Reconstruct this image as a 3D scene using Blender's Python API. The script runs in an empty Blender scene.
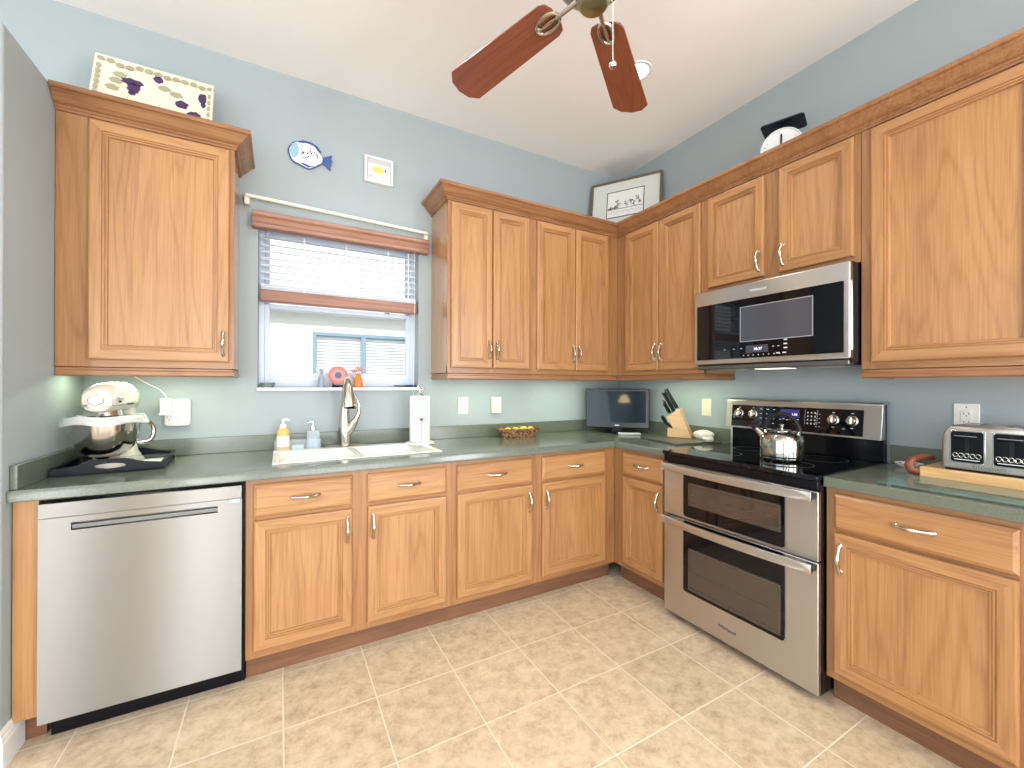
import bpy, bmesh, math, random
from mathutils import Vector, Matrix
random.seed(7)
PI = math.pi
SC = bpy.context.scene
COL = SC.collection

# ------------------------------------------------------------------ camera
CAMP = dict(f=418.49, yaw=29.022, pitch=.1356, roll=.1383, c=(-2.5519, -2.7071, 1.2786))
cd = bpy.data.cameras.new('camera'); cam = bpy.data.objects.new('camera', cd); COL.objects.link(cam)
cd.sensor_fit = 'HORIZONTAL'; cd.sensor_width = 36.0; cd.lens = CAMP['f'] * 36.0 / 1024.0
cd.clip_start = .02; cd.clip_end = 200
_y, _p, _r = [math.radians(CAMP[k]) for k in ('yaw', 'pitch', 'roll')]
fw = Vector((math.sin(_y) * math.cos(_p), math.cos(_y) * math.cos(_p), math.sin(_p)))
rt = Vector((math.cos(_y), -math.sin(_y), 0)); up = rt.cross(fw)
rt2 = rt * math.cos(_r) + up * math.sin(_r); up2 = -rt * math.sin(_r) + up * math.cos(_r)
M = Matrix((rt2, up2, -fw)).transposed().to_4x4(); M.translation = Vector(CAMP['c'])
cam.matrix_world = M
SC.camera = cam

# ------------------------------------------------------------------ world, sun, added fills, exposure
SC.view_settings.view_transform = 'Standard'; SC.view_settings.look = 'None'
SC.view_settings.gamma = 1; SC.view_settings.use_curve_mapping = False
SC.view_settings.exposure = -0.25
w = bpy.data.worlds.new('sky'); SC.world = w; w.use_nodes = True
bg = w.node_tree.nodes['Background']; bg.inputs[0].default_value = (.88, .94, 1.0, 1); bg.inputs[1].default_value = 2.1


def light(name, kind, loc, energy, color=(1, 1, 1), size=.2, sizey=None, target=None, rot=None, parent=None, spread=None, spot=None):
    d = bpy.data.lights.new(name, kind); d.energy = energy; d.color = color
    if kind == 'AREA':
        d.size = size
        if sizey: d.shape = 'RECTANGLE'; d.size_y = sizey
        if spread: d.spread = spread
    elif kind == 'SPOT':
        d.shadow_soft_size = size; d.spot_size = spot or 2.4; d.spot_blend = .6
    elif kind == 'SUN':
        d.angle = size
    else: d.shadow_soft_size = size
    o = bpy.data.objects.new(name, d); COL.objects.link(o); o.location = loc
    if target: o.rotation_euler = (Vector(target) - Vector(loc)).to_track_quat('-Z', 'Y').to_euler()
    if rot: o.rotation_euler = rot
    if parent: o.parent = parent
    return o


light('sun', 'SUN', (0, -10, 10), 4.2, (1, .96, .9), .01, rot=(math.radians(45), 0, math.radians(-15)))
# added area fills at assumed, unseen rear and side openings; narrow ones streak the dishwasher
for _x, _w, _e in ((-5.05, .5, 100), (-3.56, .22, 190), (-3.17, .12, 190), (-1.55, 1.9, 50)):
    light('rear_fill_light', 'AREA', (_x, -5.98, 1.25), _e * _w, (.93, .96, 1.0), _w, 2.4, target=(_x, 0, 1.35 if _w < 1 else 3.2))
light('right_fill_light', 'AREA', (-.03, -4.8, 1.5), 160, (.92, .96, 1.0), 1.5, 2.0, target=(-3, -4.3, 1.5))  # added fill from the right to brighten the left stub wall
light('side_fill_light', 'AREA', (-5.75, -3.3, 1.5), 85, (.78, .89, 1.0), 3.4, 2.4, target=(0, -2.6, 2.8))  # added cool fill, tilted up to lift the ceiling
CAN_W = 22

# ------------------------------------------------------------------ helpers
class MB:
    def __init__(s): s.v = []; s.f = []; s.m = []; s.mi = 0
    def _add(s, vs, fs, mi=None):
        n = len(s.v); s.v += [tuple(v) for v in vs]
        for f in fs: s.f.append(tuple(n + i for i in f)); s.m.append(s.mi if mi is None else mi)
    def box(s, x0, x1, y0, y1, z0, z1):
        x0, x1 = sorted((x0, x1)); y0, y1 = sorted((y0, y1)); z0, z1 = sorted((z0, z1))
        s._add([(x0, y0, z0), (x1, y0, z0), (x1, y1, z0), (x0, y1, z0), (x0, y0, z1), (x1, y0, z1), (x1, y1, z1), (x0, y1, z1)],
               [(0, 3, 2, 1), (4, 5, 6, 7), (0, 1, 5, 4), (1, 2, 6, 5), (2, 3, 7, 6), (3, 0, 4, 7)]); return s
    def tube(s, pts, r, seg=12, caps=True, flat=None):
        pts = [Vector(p) for p in pts]; n = len(pts); rs = r if isinstance(r, (list, tuple)) else [r] * n
        prev = None; base = len(s.v); vs = []
        for i, p in enumerate(pts):
            t = (pts[min(i + 1, n - 1)] - pts[max(i - 1, 0)]).normalized()
            if prev is None:
                a = Vector((0, 0, 1)) if abs(t.z) < .9 else Vector((1, 0, 0))
                u = t.cross(a).normalized()
            else:
                u = (prev - t * prev.dot(t)).normalized()
            prev = u; w_ = t.cross(u)
            fl = flat[i] if flat else 1
            for k in range(seg):
                a = 2 * PI * k / seg
                vs.append(p + u * math.cos(a) * rs[i] + w_ * math.sin(a) * rs[i] * fl)
        fs = []
        for i in range(n - 1):
            for k in range(seg):
                k2 = (k + 1) % seg
                fs.append((i * seg + k, i * seg + k2, (i + 1) * seg + k2, (i + 1) * seg + k))
        if caps:
            fs.append(tuple(reversed(range(seg)))); fs.append(tuple((n - 1) * seg + k for k in range(seg)))
        s._add(vs, fs); return s
    def lathe(s, prof, c=(0, 0, 0), seg=32, sx=1, sy=1, axis='z', rot=None, caps=True):
        vs = []; n = len(prof)
        for r, z in prof:
            for k in range(seg):
                a = 2 * PI * k / seg
                p = Vector((max(r, 1e-5) * math.cos(a) * sx, max(r, 1e-5) * math.sin(a) * sy, z))
                if axis == 'y': p = Vector((p.x, -p.z, p.y))      # axis points to -y
                if axis == 'x': p = Vector((p.z, p.x, p.y))
                if rot: p = rot @ p
                vs.append(p + Vector(c))
        fs = []
        for i in range(n - 1):
            for k in range(seg):
                k2 = (k + 1) % seg
                fs.append((i * seg + k, i * seg + k2, (i + 1) * seg + k2, (i + 1) * seg + k))
        if caps and prof[0][0] > 1e-4: fs.append(tuple(reversed(range(seg))))
        if caps and prof[-1][0] > 1e-4: fs.append(tuple((n - 1) * seg + k for k in range(seg)))
        s._add(vs, fs); return s
    def prism(s, poly, plane, a, b):
        # poly in plane 'xy','xz','yz', extruded along the missing axis a..b
        def mk(p, t):
            if plane == 'xy': return (p[0], p[1], t)
            if plane == 'xz': return (p[0], t, p[1])
            return (t, p[0], p[1])
        n = len(poly)
        vs = [mk(p, a) for p in poly] + [mk(p, b) for p in poly]
        fs = [tuple(reversed(range(n))), tuple(range(n, 2 * n))] + [(i, (i + 1) % n, n + (i + 1) % n, n + i) for i in range(n)]
        s._add(vs, fs); return s
    def rings(s, x0, x1, z0, z1, prof, hz=1):
        # nested rectangles facing -y: prof = [(inset, y)], horizontal-grain material on top/bottom strips
        vs = []
        for ins, y in prof:
            vs += [(x0 + ins, y, z0 + ins), (x1 - ins, y, z0 + ins), (x1 - ins, y, z1 - ins), (x0 + ins, y, z1 - ins)]
        n = len(s.v); s.v += vs
        for i in range(len(prof) - 1):
            for k in range(4):
                k2 = (k + 1) % 4
                s.f.append((n + i * 4 + k, n + i * 4 + k2, n + i * 4 + 4 + k2, n + i * 4 + 4 + k))
                s.m.append(hz if k in (0, 2) else 0)
        L = n + (len(prof) - 1) * 4
        s.f.append((L, L + 1, L + 2, L + 3)); s.m.append(s.mi)
        s.f.append((n + 3, n + 2, n + 1, n)); s.m.append(0); return s
    def grid(s, fn, nu, nv, closed_u=False):
        vs = [fn(i / nu, j / nv) for j in range(nv + 1) for i in range(nu + 1)]
        s._add(vs, [(j * (nu + 1) + i, j * (nu + 1) + i + 1, (j + 1) * (nu + 1) + i + 1, (j + 1) * (nu + 1) + i) for j in range(nv) for i in range(nu)])
        return s
    def sweep(s, prof, path, closed=False):
        # prof [(out, z)], path [(x,y)] ; 'out' = to the right of travel direction, mitred corners
        n = len(path); P = [Vector((p[0], p[1])) for p in path]; vs = []
        for i in range(n):
            def nrm(a, b):
                d = (b - a).normalized(); return Vector((d.y, -d.x))
            if i == 0: m = nrm(P[0], P[1])
            elif i == n - 1: m = nrm(P[-2], P[-1])
            else:
                a = nrm(P[i - 1], P[i]); b = nrm(P[i], P[i + 1]); m = (a + b); m = m / (m.dot(a))
            for o, z in prof: vs.append((P[i].x + m.x * o, P[i].y + m.y * o, z))
        k = len(prof); fs = []
        for i in range(n - 1):
            for j in range(k):
                j2 = (j + 1) % k
                fs.append((i * k + j, i * k + j2, (i + 1) * k + j2, (i + 1) * k + j))
        fs.append(tuple(reversed(range(k)))); fs.append(tuple((n - 1) * k + j for j in range(k)))
        s._add(vs, fs); return s
    def build(s, name, mats, parent=None, bevel=0, smooth=False, sub=0, solid=0, seg=2, at=None, label=None):
        me = bpy.data.meshes.new(name); me.from_pydata(s.v, [], s.f)
        if not isinstance(mats, (list, tuple)): mats = [mats]
        for m in mats: me.materials.append(m)
        for i, p in enumerate(me.polygons): p.material_index = min(s.m[i], len(mats) - 1)
        bm = bmesh.new(); bm.from_mesh(me); bmesh.ops.recalc_face_normals(bm, faces=bm.faces); bm.to_mesh(me); bm.free()
        o = bpy.data.objects.new(name, me); COL.objects.link(o)
        if parent: o.parent = parent
        if at: o.location = at
        if solid:
            md = o.modifiers.new('solid', 'SOLIDIFY'); md.thickness = solid; md.offset = 0
        if bevel:
            md = o.modifiers.new('bevel', 'BEVEL'); md.width = bevel; md.segments = seg; md.limit_method = 'ANGLE'; md.angle_limit = math.radians(40)
        if sub:
            md = o.modifiers.new('sub', 'SUBSURF'); md.levels = sub; md.render_levels = sub
        if smooth or bevel or sub:
            for p in me.polygons: p.use_smooth = True
            try: me.set_sharp_from_angle(angle=math.radians(38))
            except Exception: pass
        if label: o['label'] = label
        return o


def thing(name, label, cat, loc=(0, 0, 0), rz=0, group=None):
    o = bpy.data.objects.new(name, None); COL.objects.link(o); o.empty_display_size = .05
    o.location = loc; o.rotation_euler = (0, 0, rz); o['label'] = label; o['category'] = cat
    if group: o['group'] = group
    return o
def tag(o, label, cat, group=None, kind=None):
    o['label'] = label; o['category'] = cat
    if group: o['group'] = group
    if kind: o['kind'] = kind
    return o
def struct(o): o['kind'] = 'structure'; return o
def dup(root, loc, rz=None, label=None, group=None):
    r = root.copy(); COL.objects.link(r); r.location = loc
    if rz is not None: r.rotation_euler = (0, 0, rz)
    if label: r['label'] = label
    if group: r['group'] = group
    for ch in list(root.children):
        c = ch.copy(); COL.objects.link(c); c.parent = r
        for g in list(ch.children):
            d = g.copy(); COL.objects.link(d); d.parent = c
    return r
def text(name, body, size, mat, parent, loc, rot, ext=.0006, align='CENTER'):
    cu = bpy.data.curves.new(name, 'FONT'); cu.body = body; cu.size = size; cu.extrude = ext; cu.align_x = align; cu.align_y = 'CENTER'
    t = bpy.data.objects.new(name, cu); COL.objects.link(t)
    bpy.context.view_layer.update()
    me = bpy.data.meshes.new_from_object(t.evaluated_get(bpy.context.evaluated_depsgraph_get()))
    bpy.data.objects.remove(t); me.materials.clear(); me.materials.append(mat)
    o = bpy.data.objects.new(name, me); COL.objects.link(o); o.parent = parent; o.location = loc; o.rotation_euler = rot
    return o
UPR = (PI / 2, 0, 0)

# ------------------------------------------------------------------ materials
def srgb(r, g, b):
    f = lambda c: ((c / 255) / 12.92 if c / 255 <= .04045 else ((c / 255 + .055) / 1.055) ** 2.4)
    return (f(r), f(g), f(b), 1)
def mat(name, col, rough=.5, metal=0, spec=.5, emis=None, es=0, trans=0, ior=1.45, coat=0, alpha=1, bump=0, bscale=100, var=0):
    m = bpy.data.materials.new(name); m.use_nodes = True; nt = m.node_tree; b = nt.nodes['Principled BSDF']
    if len(col) == 3: col = (*col, 1)
    b.inputs['Base Color'].default_value = col; b.inputs['Roughness'].default_value = rough; b.inputs['Metallic'].default_value = metal
    b.inputs['Specular IOR Level'].default_value = spec; b.inputs['IOR'].default_value = ior
    b.inputs['Transmission Weight'].default_value = trans; b.inputs['Coat Weight'].default_value = coat; b.inputs['Alpha'].default_value = alpha
    if emis: b.inputs['Emission Color'].default_value = (*emis[:3], 1); b.inputs['Emission Strength'].default_value = es
    tc = nt.nodes.new('ShaderNodeTexCoord')
    if bump:
        n = nt.nodes.new('ShaderNodeTexNoise'); n.inputs['Scale'].default_value = bscale; n.inputs['Detail'].default_value = 3
        nt.links.new(tc.outputs['Object'], n.inputs['Vector'])
        bp = nt.nodes.new('ShaderNodeBump'); bp.inputs['Strength'].default_value = bump; bp.inputs['Distance'].default_value = .002
        nt.links.new(n.outputs[0], bp.inputs['Height']); nt.links.new(bp.outputs[0], b.inputs['Normal'])
    if var:
        n = nt.nodes.new('ShaderNodeTexNoise'); n.inputs['Scale'].default_value = 6; n.inputs['Detail'].default_value = 4
        nt.links.new(tc.outputs['Object'], n.inputs['Vector'])
        r = nt.nodes.new('ShaderNodeValToRGB'); r.color_ramp.elements[0].position = .3; r.color_ramp.elements[1].position = .7
        r.color_ramp.elements[0].color = tuple(c * (1 - var) for c in col[:3]) + (1,); r.color_ramp.elements[1].color = tuple(min(1, c * (1 + var)) for c in col[:3]) + (1,)
        nt.links.new(n.outputs[0], r.inputs[0]); nt.links.new(r.outputs[0], b.inputs['Base Color'])
    return m
def node(nt, t, **k):
    n = nt.nodes.new(t)
    for a, v in k.items(): setattr(n, a, v)
    return n
def oak(name, c0, c1, c2, horiz=False, rough=.36, coat=(.25, .25)):
    m = bpy.data.materials.new(name); m.use_nodes = True; nt = m.node_tree; b = nt.nodes['Principled BSDF']; L = nt.links.new
    tc = node(nt, 'ShaderNodeTexCoord'); oi = node(nt, 'ShaderNodeObjectInfo')
    vm = node(nt, 'ShaderNodeVectorMath', operation='SCALE'); L(oi.outputs['Random'], vm.inputs['Scale']); vm.inputs[0].default_value = (17, 9, 23)
    ad = node(nt, 'ShaderNodeVectorMath', operation='ADD'); L(tc.outputs['Object'], ad.inputs[0]); L(vm.outputs[0], ad.inputs[1])
    def mp(sx, sl):
        mm = node(nt, 'ShaderNodeMapping'); mm.inputs['Scale'].default_value = (sl, sx, sx) if horiz else (sx, sx, sl)
        L(ad.outputs[0], mm.inputs[0]); return mm
    n1 = node(nt, 'ShaderNodeTexNoise'); n1.inputs['Scale'].default_value = 1; n1.inputs['Detail'].default_value = 2.5; n1.inputs['Distortion'].default_value = .3
    L(mp(4.5, .42).outputs[0], n1.inputs[0])
    mu = node(nt, 'ShaderNodeMath', operation='MULTIPLY'); mu.inputs[1].default_value = 95; L(n1.outputs[0], mu.inputs[0])
    sn = node(nt, 'ShaderNodeMath', operation='SINE'); L(mu.outputs[0], sn.inputs[0])
    n2 = node(nt, 'ShaderNodeTexNoise'); n2.inputs['Scale'].default_value = 1; n2.inputs['Detail'].default_value = 3; L(mp(160, 5).outputs[0], n2.inputs[0])
    n3 = node(nt, 'ShaderNodeTexNoise'); n3.inputs['Scale'].default_value = 1; n3.inputs['Detail'].default_value = 3; L(mp(9, 1.1).outputs[0], n3.inputs[0])
    sp_ = node(nt, 'ShaderNodeMath', operation='MULTIPLY_ADD'); L(sn.outputs[0], sp_.inputs[0]); sp_.inputs[1].default_value = .5; sp_.inputs[2].default_value = .5; pw = node(nt, 'ShaderNodeMath', operation='POWER'); L(sp_.outputs[0], pw.inputs[0]); pw.inputs[1].default_value = 4
    a0 = node(nt, 'ShaderNodeMath', operation='MULTIPLY_ADD'); L(n3.outputs[0], a0.inputs[0]); a0.inputs[1].default_value = .5; a0.inputs[2].default_value = .30
    a1 = node(nt, 'ShaderNodeMath', operation='MULTIPLY_ADD'); L(pw.outputs[0], a1.inputs[0]); a1.inputs[1].default_value = -.13; L(a0.outputs[0], a1.inputs[2])
    a2 = node(nt, 'ShaderNodeMath', operation='MULTIPLY_ADD'); L(n2.outputs[0], a2.inputs[0]); a2.inputs[1].default_value = .55; L(a1.outputs[0], a2.inputs[2])
    r = node(nt, 'ShaderNodeValToRGB'); e = r.color_ramp.elements; e[0].position = .52; e[1].position = 1.02
    e[0].color = c0; e[1].color = c2; x = e.new(.78); x.color = c1; L(a2.outputs[0], r.inputs[0])
    L(r.outputs[0], b.inputs['Base Color']); b.inputs['Roughness'].default_value = rough; b.inputs['Coat Weight'].default_value = coat[0]; b.inputs['Coat Roughness'].default_value = coat[1]
    bp = node(nt, 'ShaderNodeBump'); bp.inputs['Strength'].default_value = .12; bp.inputs['Distance'].default_value = .001
    L(n2.outputs[0], bp.inputs['Height']); L(bp.outputs[0], b.inputs['Normal'])
    return m
OC = (srgb(144, 100, 60), srgb(169, 123, 78), srgb(183, 138, 91))
OAK = oak('oak_vertical_grain', *OC); OAKF = oak('oak_frame_grain', srgb(130, 87, 51), srgb(154, 109, 68), srgb(169, 124, 80)); OAKFH = oak('oak_frame_rail_grain', srgb(130, 87, 51), srgb(154, 109, 68), srgb(169, 124, 80), horiz=True); OAKG = oak('varnished_oak_panel', *OC, rough=.3, coat=(1.0, .10)); OAKH = oak('oak_horizontal_grain', *OC, horiz=True)
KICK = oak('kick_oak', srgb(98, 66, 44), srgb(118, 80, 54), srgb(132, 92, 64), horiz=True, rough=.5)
CRW = oak('crown_oak', srgb(124, 82, 52), srgb(146, 101, 66), srgb(164, 119, 80), horiz=True, rough=.35)
MAPLE = oak('light_wood', srgb(205, 160, 105), srgb(222, 178, 122), srgb(235, 195, 140), horiz=True)
CHERRY = oak('cherry_blade', srgb(112, 58, 40), srgb(130, 70, 48), srgb(145, 82, 58), horiz=True, rough=.4)
VALW = oak('blind_wood', srgb(118, 80, 62), srgb(142, 98, 76), srgb(160, 116, 92), horiz=True, rough=.4)

def wallmat(name, col):
    return mat(name, col, rough=.85, spec=.2, bump=.25, bscale=90)
WALL = wallmat('wall_paint', srgb(163, 172, 174)); CEIL = mat('ceiling_paint', srgb(243, 241, 238), rough=.9, spec=.1, bump=.15, bscale=60)
WHITE = mat('white_trim', srgb(232, 232, 228), rough=.4); WPLAST = mat('white_plastic', srgb(238, 236, 228), rough=.35)
IVORY = mat('ivory_plastic', srgb(232, 224, 202), rough=.4)
def counter():
    m = mat('green_laminate', srgb(84, 98, 86), rough=.2, coat=.35, spec=.6); nt = m.node_tree; b = nt.nodes['Principled BSDF']; L = nt.links.new
    tc = node(nt, 'ShaderNodeTexCoord'); n = node(nt, 'ShaderNodeTexNoise'); n.inputs['Scale'].default_value = 220; n.inputs['Detail'].default_value = 2
    L(tc.outputs['Object'], n.inputs[0]); r = node(nt, 'ShaderNodeValToRGB'); e = r.color_ramp.elements
    e[0].position = .35; e[1].position = .65; e[0].color = srgb(95, 102, 90); e[1].color = srgb(107, 113, 100); L(n.outputs[0], r.inputs[0]); L(r.outputs[0], b.inputs['Base Color'])
    b.inputs['Coat Roughness'].default_value = .12
    return m
COUNTER = counter()
def tilemat():
    m = bpy.data.materials.new('beige_floor_tile'); m.use_nodes = True; nt = m.node_tree; b = nt.nodes['Principled BSDF']; L = nt.links.new
    tc = node(nt, 'ShaderNodeTexCoord'); sp = node(nt, 'ShaderNodeSeparateXYZ'); L(tc.outputs['Object'], sp.inputs[0])
    def line(out, off, pitch):
        a = node(nt, 'ShaderNodeMath', operation='SUBTRACT'); L(out, a.inputs[0]); a.inputs[1].default_value = off
        d = node(nt, 'ShaderNodeMath', operation='DIVIDE'); L(a.outputs[0], d.inputs[0]); d.inputs[1].default_value = pitch
        f = node(nt, 'ShaderNodeMath', operation='FLOOR'); L(d.outputs[0], f.inputs[0])
        fr = node(nt, 'ShaderNodeMath', operation='SUBTRACT'); L(d.outputs[0], fr.inputs[0]); L(f.outputs[0], fr.inputs[1])
        h = node(nt, 'ShaderNodeMath', operation='SUBTRACT'); L(fr.outputs[0], h.inputs[0]); h.inputs[1].default_value = .5
        ab = node(nt, 'ShaderNodeMath', operation='ABSOLUTE'); L(h.outputs[0], ab.inputs[0])
        return f.outputs[0], ab.outputs[0]
    fx, ax = line(sp.outputs[0], -.863, .3346); fy, ay = line(sp.outputs[1], -.601, .3386)
    mx = node(nt, 'ShaderNodeMath', operation='MAXIMUM'); L(ax, mx.inputs[0]); L(ay, mx.inputs[1])
    mr = node(nt, 'ShaderNodeMapRange'); mr.inputs['From Min'].default_value = .4905; mr.inputs['From Max'].default_value = .4930; L(mx.outputs[0], mr.inputs['Value'])
    cb = node(nt, 'ShaderNodeCombineXYZ'); L(fx, cb.inputs[0]); L(fy, cb.inputs[1])
    wn = node(nt, 'ShaderNodeTexWhiteNoise'); L(cb.outputs[0], wn.inputs['Vector'])
    sc = node(nt, 'ShaderNodeVectorMath', operation='SCALE'); L(wn.outputs['Color'], sc.inputs[0]); sc.inputs['Scale'].default_value = 20
    ad = node(nt, 'ShaderNodeVectorMath', operation='ADD'); L(tc.outputs['Object'], ad.inputs[0]); L(sc.outputs[0], ad.inputs[1])
    n = node(nt, 'ShaderNodeTexNoise'); n.inputs['Scale'].default_value = 17; n.inputs['Detail'].default_value = 10; n.inputs['Roughness'].default_value = .78; n.inputs['Distortion'].default_value = .1; L(ad.outputs[0], n.inputs[0])
    r = node(nt, 'ShaderNodeValToRGB'); e = r.color_ramp.elements; e[0].position = .33; e[1].position = .68
    e[0].color = srgb(172, 150, 124); e[1].color = srgb(222, 204, 177); x = e.new(.5); x.color = srgb(204, 183, 154); L(n.outputs[0], r.inputs[0])
    hv = node(nt, 'ShaderNodeHueSaturation'); L(r.outputs[0], hv.inputs['Color'])
    vr = node(nt, 'ShaderNodeMapRange'); vr.inputs['To Min'].default_value = .95; vr.inputs['To Max'].default_value = 1.04; L(wn.outputs['Value'], vr.inputs['Value']); L(vr.outputs[0], hv.inputs['Value'])
    mixn = node(nt, 'ShaderNodeMix', data_type='RGBA'); L(mr.outputs[0], mixn.inputs[0]); L(hv.outputs[0], mixn.inputs[6]); mixn.inputs[7].default_value = srgb(226, 214, 192)
    L(mixn.outputs[2], b.inputs['Base Color'])
    b.inputs['Roughness'].default_value = .45
    inv = node(nt, 'ShaderNodeMath', operation='SUBTRACT'); inv.inputs[0].default_value = 1; L(mr.outputs[0], inv.inputs[1])
    am = node(nt, 'ShaderNodeMath', operation='MULTIPLY_ADD'); L(n.outputs[0], am.inputs[0]); am.inputs[1].default_value = .25; L(inv.outputs[0], am.inputs[2])
    bp = node(nt, 'ShaderNodeBump'); bp.inputs['Strength'].default_value = .5; bp.inputs['Distance'].default_value = .003; L(am.outputs[0], bp.inputs['Height']); L(bp.outputs[0], b.inputs['Normal'])
    return m
TILE = tilemat()
def steel(name, col, rough, sx, sz, aniso=.75):
    m = mat(name, col, rough=rough, metal=1); nt = m.node_tree; b = nt.nodes['Principled BSDF']; L = nt.links.new
    tc = node(nt, 'ShaderNodeTexCoord'); mm = node(nt, 'ShaderNodeMapping'); mm.inputs['Scale'].default_value = (sx, sx, sz); L(tc.outputs['Object'], mm.inputs[0])
    n = node(nt, 'ShaderNodeTexNoise'); n.inputs['Scale'].default_value = 1; n.inputs['Detail'].default_value = 2; L(mm.outputs[0], n.inputs[0])
    mr = node(nt, 'ShaderNodeMapRange'); mr.inputs['To Min'].default_value = rough - .015; mr.inputs['To Max'].default_value = rough + .015; L(n.outputs[0], mr.inputs[0]); L(mr.outputs[0], b.inputs['Roughness'])
    b.inputs['Anisotropic'].default_value = aniso; b.inputs['Anisotropic Rotation'].default_value = .25
    tg = node(nt, 'ShaderNodeTangent', direction_type='RADIAL', axis='Z'); L(tg.outputs[0], b.inputs['Tangent'])
    return m
STEEL = steel('brushed_stainless', srgb(205, 204, 202), .36, 2, 90, .9); DWSTEEL = steel('dishwasher_stainless', srgb(160, 158, 154), .38, 2, 90, 1.0); STEELD = mat('dark_stainless', srgb(120, 122, 122), rough=.35, metal=1)  # the darker stainless serves trim, grille, lettering and scissor blades
CHROME = mat('polished_chrome', srgb(220, 220, 218), rough=.08, metal=1); NICKEL = mat('brushed_nickel', srgb(200, 194, 182), rough=.25, metal=1)
POL = mat('polished_stainless', srgb(178, 176, 170), rough=.12, metal=1)
BLACK = mat('black_enamel', (.004, .004, .006), rough=.2, spec=.25); BGLASS = mat('black_glass', (.003, .004, .006), rough=.03, spec=.42)
DGLASS = mat('oven_window_glass', srgb(70, 62, 54), rough=.05, coat=.6); BPLAST = mat('black_plastic', (.008, .008, .010), rough=.35, spec=.3)
MWGLASS = mat('microwave_window', srgb(70, 74, 84), rough=.08, coat=.6)
GLASS = mat('clear_glass', (1, 1, 1), rough=.0, trans=1, ior=1.02 + .43)
def thin_glass():
    m = bpy.data.materials.new('window_glass'); m.use_nodes = True; nt = m.node_tree; nt.nodes.clear()
    o = node(nt, 'ShaderNodeOutputMaterial'); mx = node(nt, 'ShaderNodeMixShader'); t = node(nt, 'ShaderNodeBsdfTransparent'); g = node(nt, 'ShaderNodeBsdfGlossy')
    g.inputs['Roughness'].default_value = .02; mx.inputs[0].default_value = .006
    nt.links.new(t.outputs[0], mx.inputs[1]); nt.links.new(g.outputs[0], mx.inputs[2]); nt.links.new(mx.outputs[0], o.inputs[0]); return m
WGLASS = thin_glass()
SINKW = mat('white_sink', srgb(240, 240, 232), rough=.2, coat=.4); PAPER = mat('paper_towel', srgb(240, 240, 236), rough=.95, bump=.3, bscale=60)
LED = mat('light_lens', (1, 1, 1), emis=(1, .97, .9), es=12); UCL = mat('under_cabinet_lens', (1, 1, 1), emis=(.82, 1.0, .74), es=4)
DISPLAY = mat('lit_display', (.01, .01, .03), rough=.1, emis=(.12, .08, .45), es=.5); DIGIT = mat('lit_digits', (.5, .5, .6), emis=(.75, .8, 1.0), es=1.6)
PRINT = mat('pale_print', srgb(215, 218, 222), rough=.5); INK = mat('black_ink', (.01, .01, .012), rough=.6)

# ------------------------------------------------------------------ setting
H = 3.046; XL = -3.36; YE = -.675; ZW = 2.485
YR = -6.0; XFAR = -5.8
b = MB(); b.box(XFAR - .1, .12, YR - .1, .2, -.08, 0); struct(b.build('floor', TILE))
b = MB(); b.box(XFAR - .1, .12, YR - .1, .2, H, H + .08); struct(b.build('ceiling', CEIL))
# back wall with window hole
WX0, WX1, WZ0, WZ1 = -2.66, -1.755, 1.262, 2.20
b = MB(); b.box(XFAR, WX0, 0, .2, 0, H); b.box(WX1, .12, 0, .2, 0, H); b.box(WX0, WX1, 0, .2, 0, WZ0); b.box(WX0, WX1, 0, .2, WZ1, H)
struct(b.build('wall_back', WALL))
b = MB(); b.box(0, .12, -4.0, 0, 0, H); b.box(0, .12, YR, -5.6, 0, H); b.box(0, .12, -5.6, -4.0, 2.5, H); b.box(0, .12, -5.6, -4.0, 0, .45); struct(b.build('wall_right', WALL))  # far opening added to go with the right-hand fill light
b = MB(); b.box(XL - .115, XL, YE, 0, 0, ZW); struct(b.build('wall_left', WALL, bevel=.012, seg=3))
b = MB(); b.box(XFAR - .1, XFAR, YR, -5.0, 0, H); b.box(XFAR - .1, XFAR, -1.6, 0, 0, H); b.box(XFAR - .1, XFAR, -5.0, -1.6, 2.7, H); b.box(XFAR - .1, XFAR, -5.0, -1.6, 0, .3)  # wide opening added to go with the side fill light
struct(b.build('wall_far_left', WALL))
b = MB(); b.box(XFAR, -5.3, YR - .1, YR, 0, H); b.box(-4.8, -3.67, YR - .1, YR, 0, H); b.box(-3.45, -3.23, YR - .1, YR, 0, H); b.box(-3.11, -2.5, YR - .1, YR, 0, H); b.box(-.6, .12, YR - .1, YR, 0, H); b.box(-5.4, -.6, YR - .1, YR, 2.5, H)  # openings shaped to suit the added rear fills
struct(b.build('wall_rear', WALL))
# baseboard wrapping the stub wall
prof = [(0, 0), (.016, 0), (.016, .085), (.012, .092), (.012, .100), (.008, .106), (.008, .112), (.004, .125), (0, .125)]
b = MB(); b.sweep(prof, [(XL - .115, -.2), (XL - .115, YE), (XL, YE), (XL, -.552)]); struct(b.build('baseboard_left', WHITE))

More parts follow.
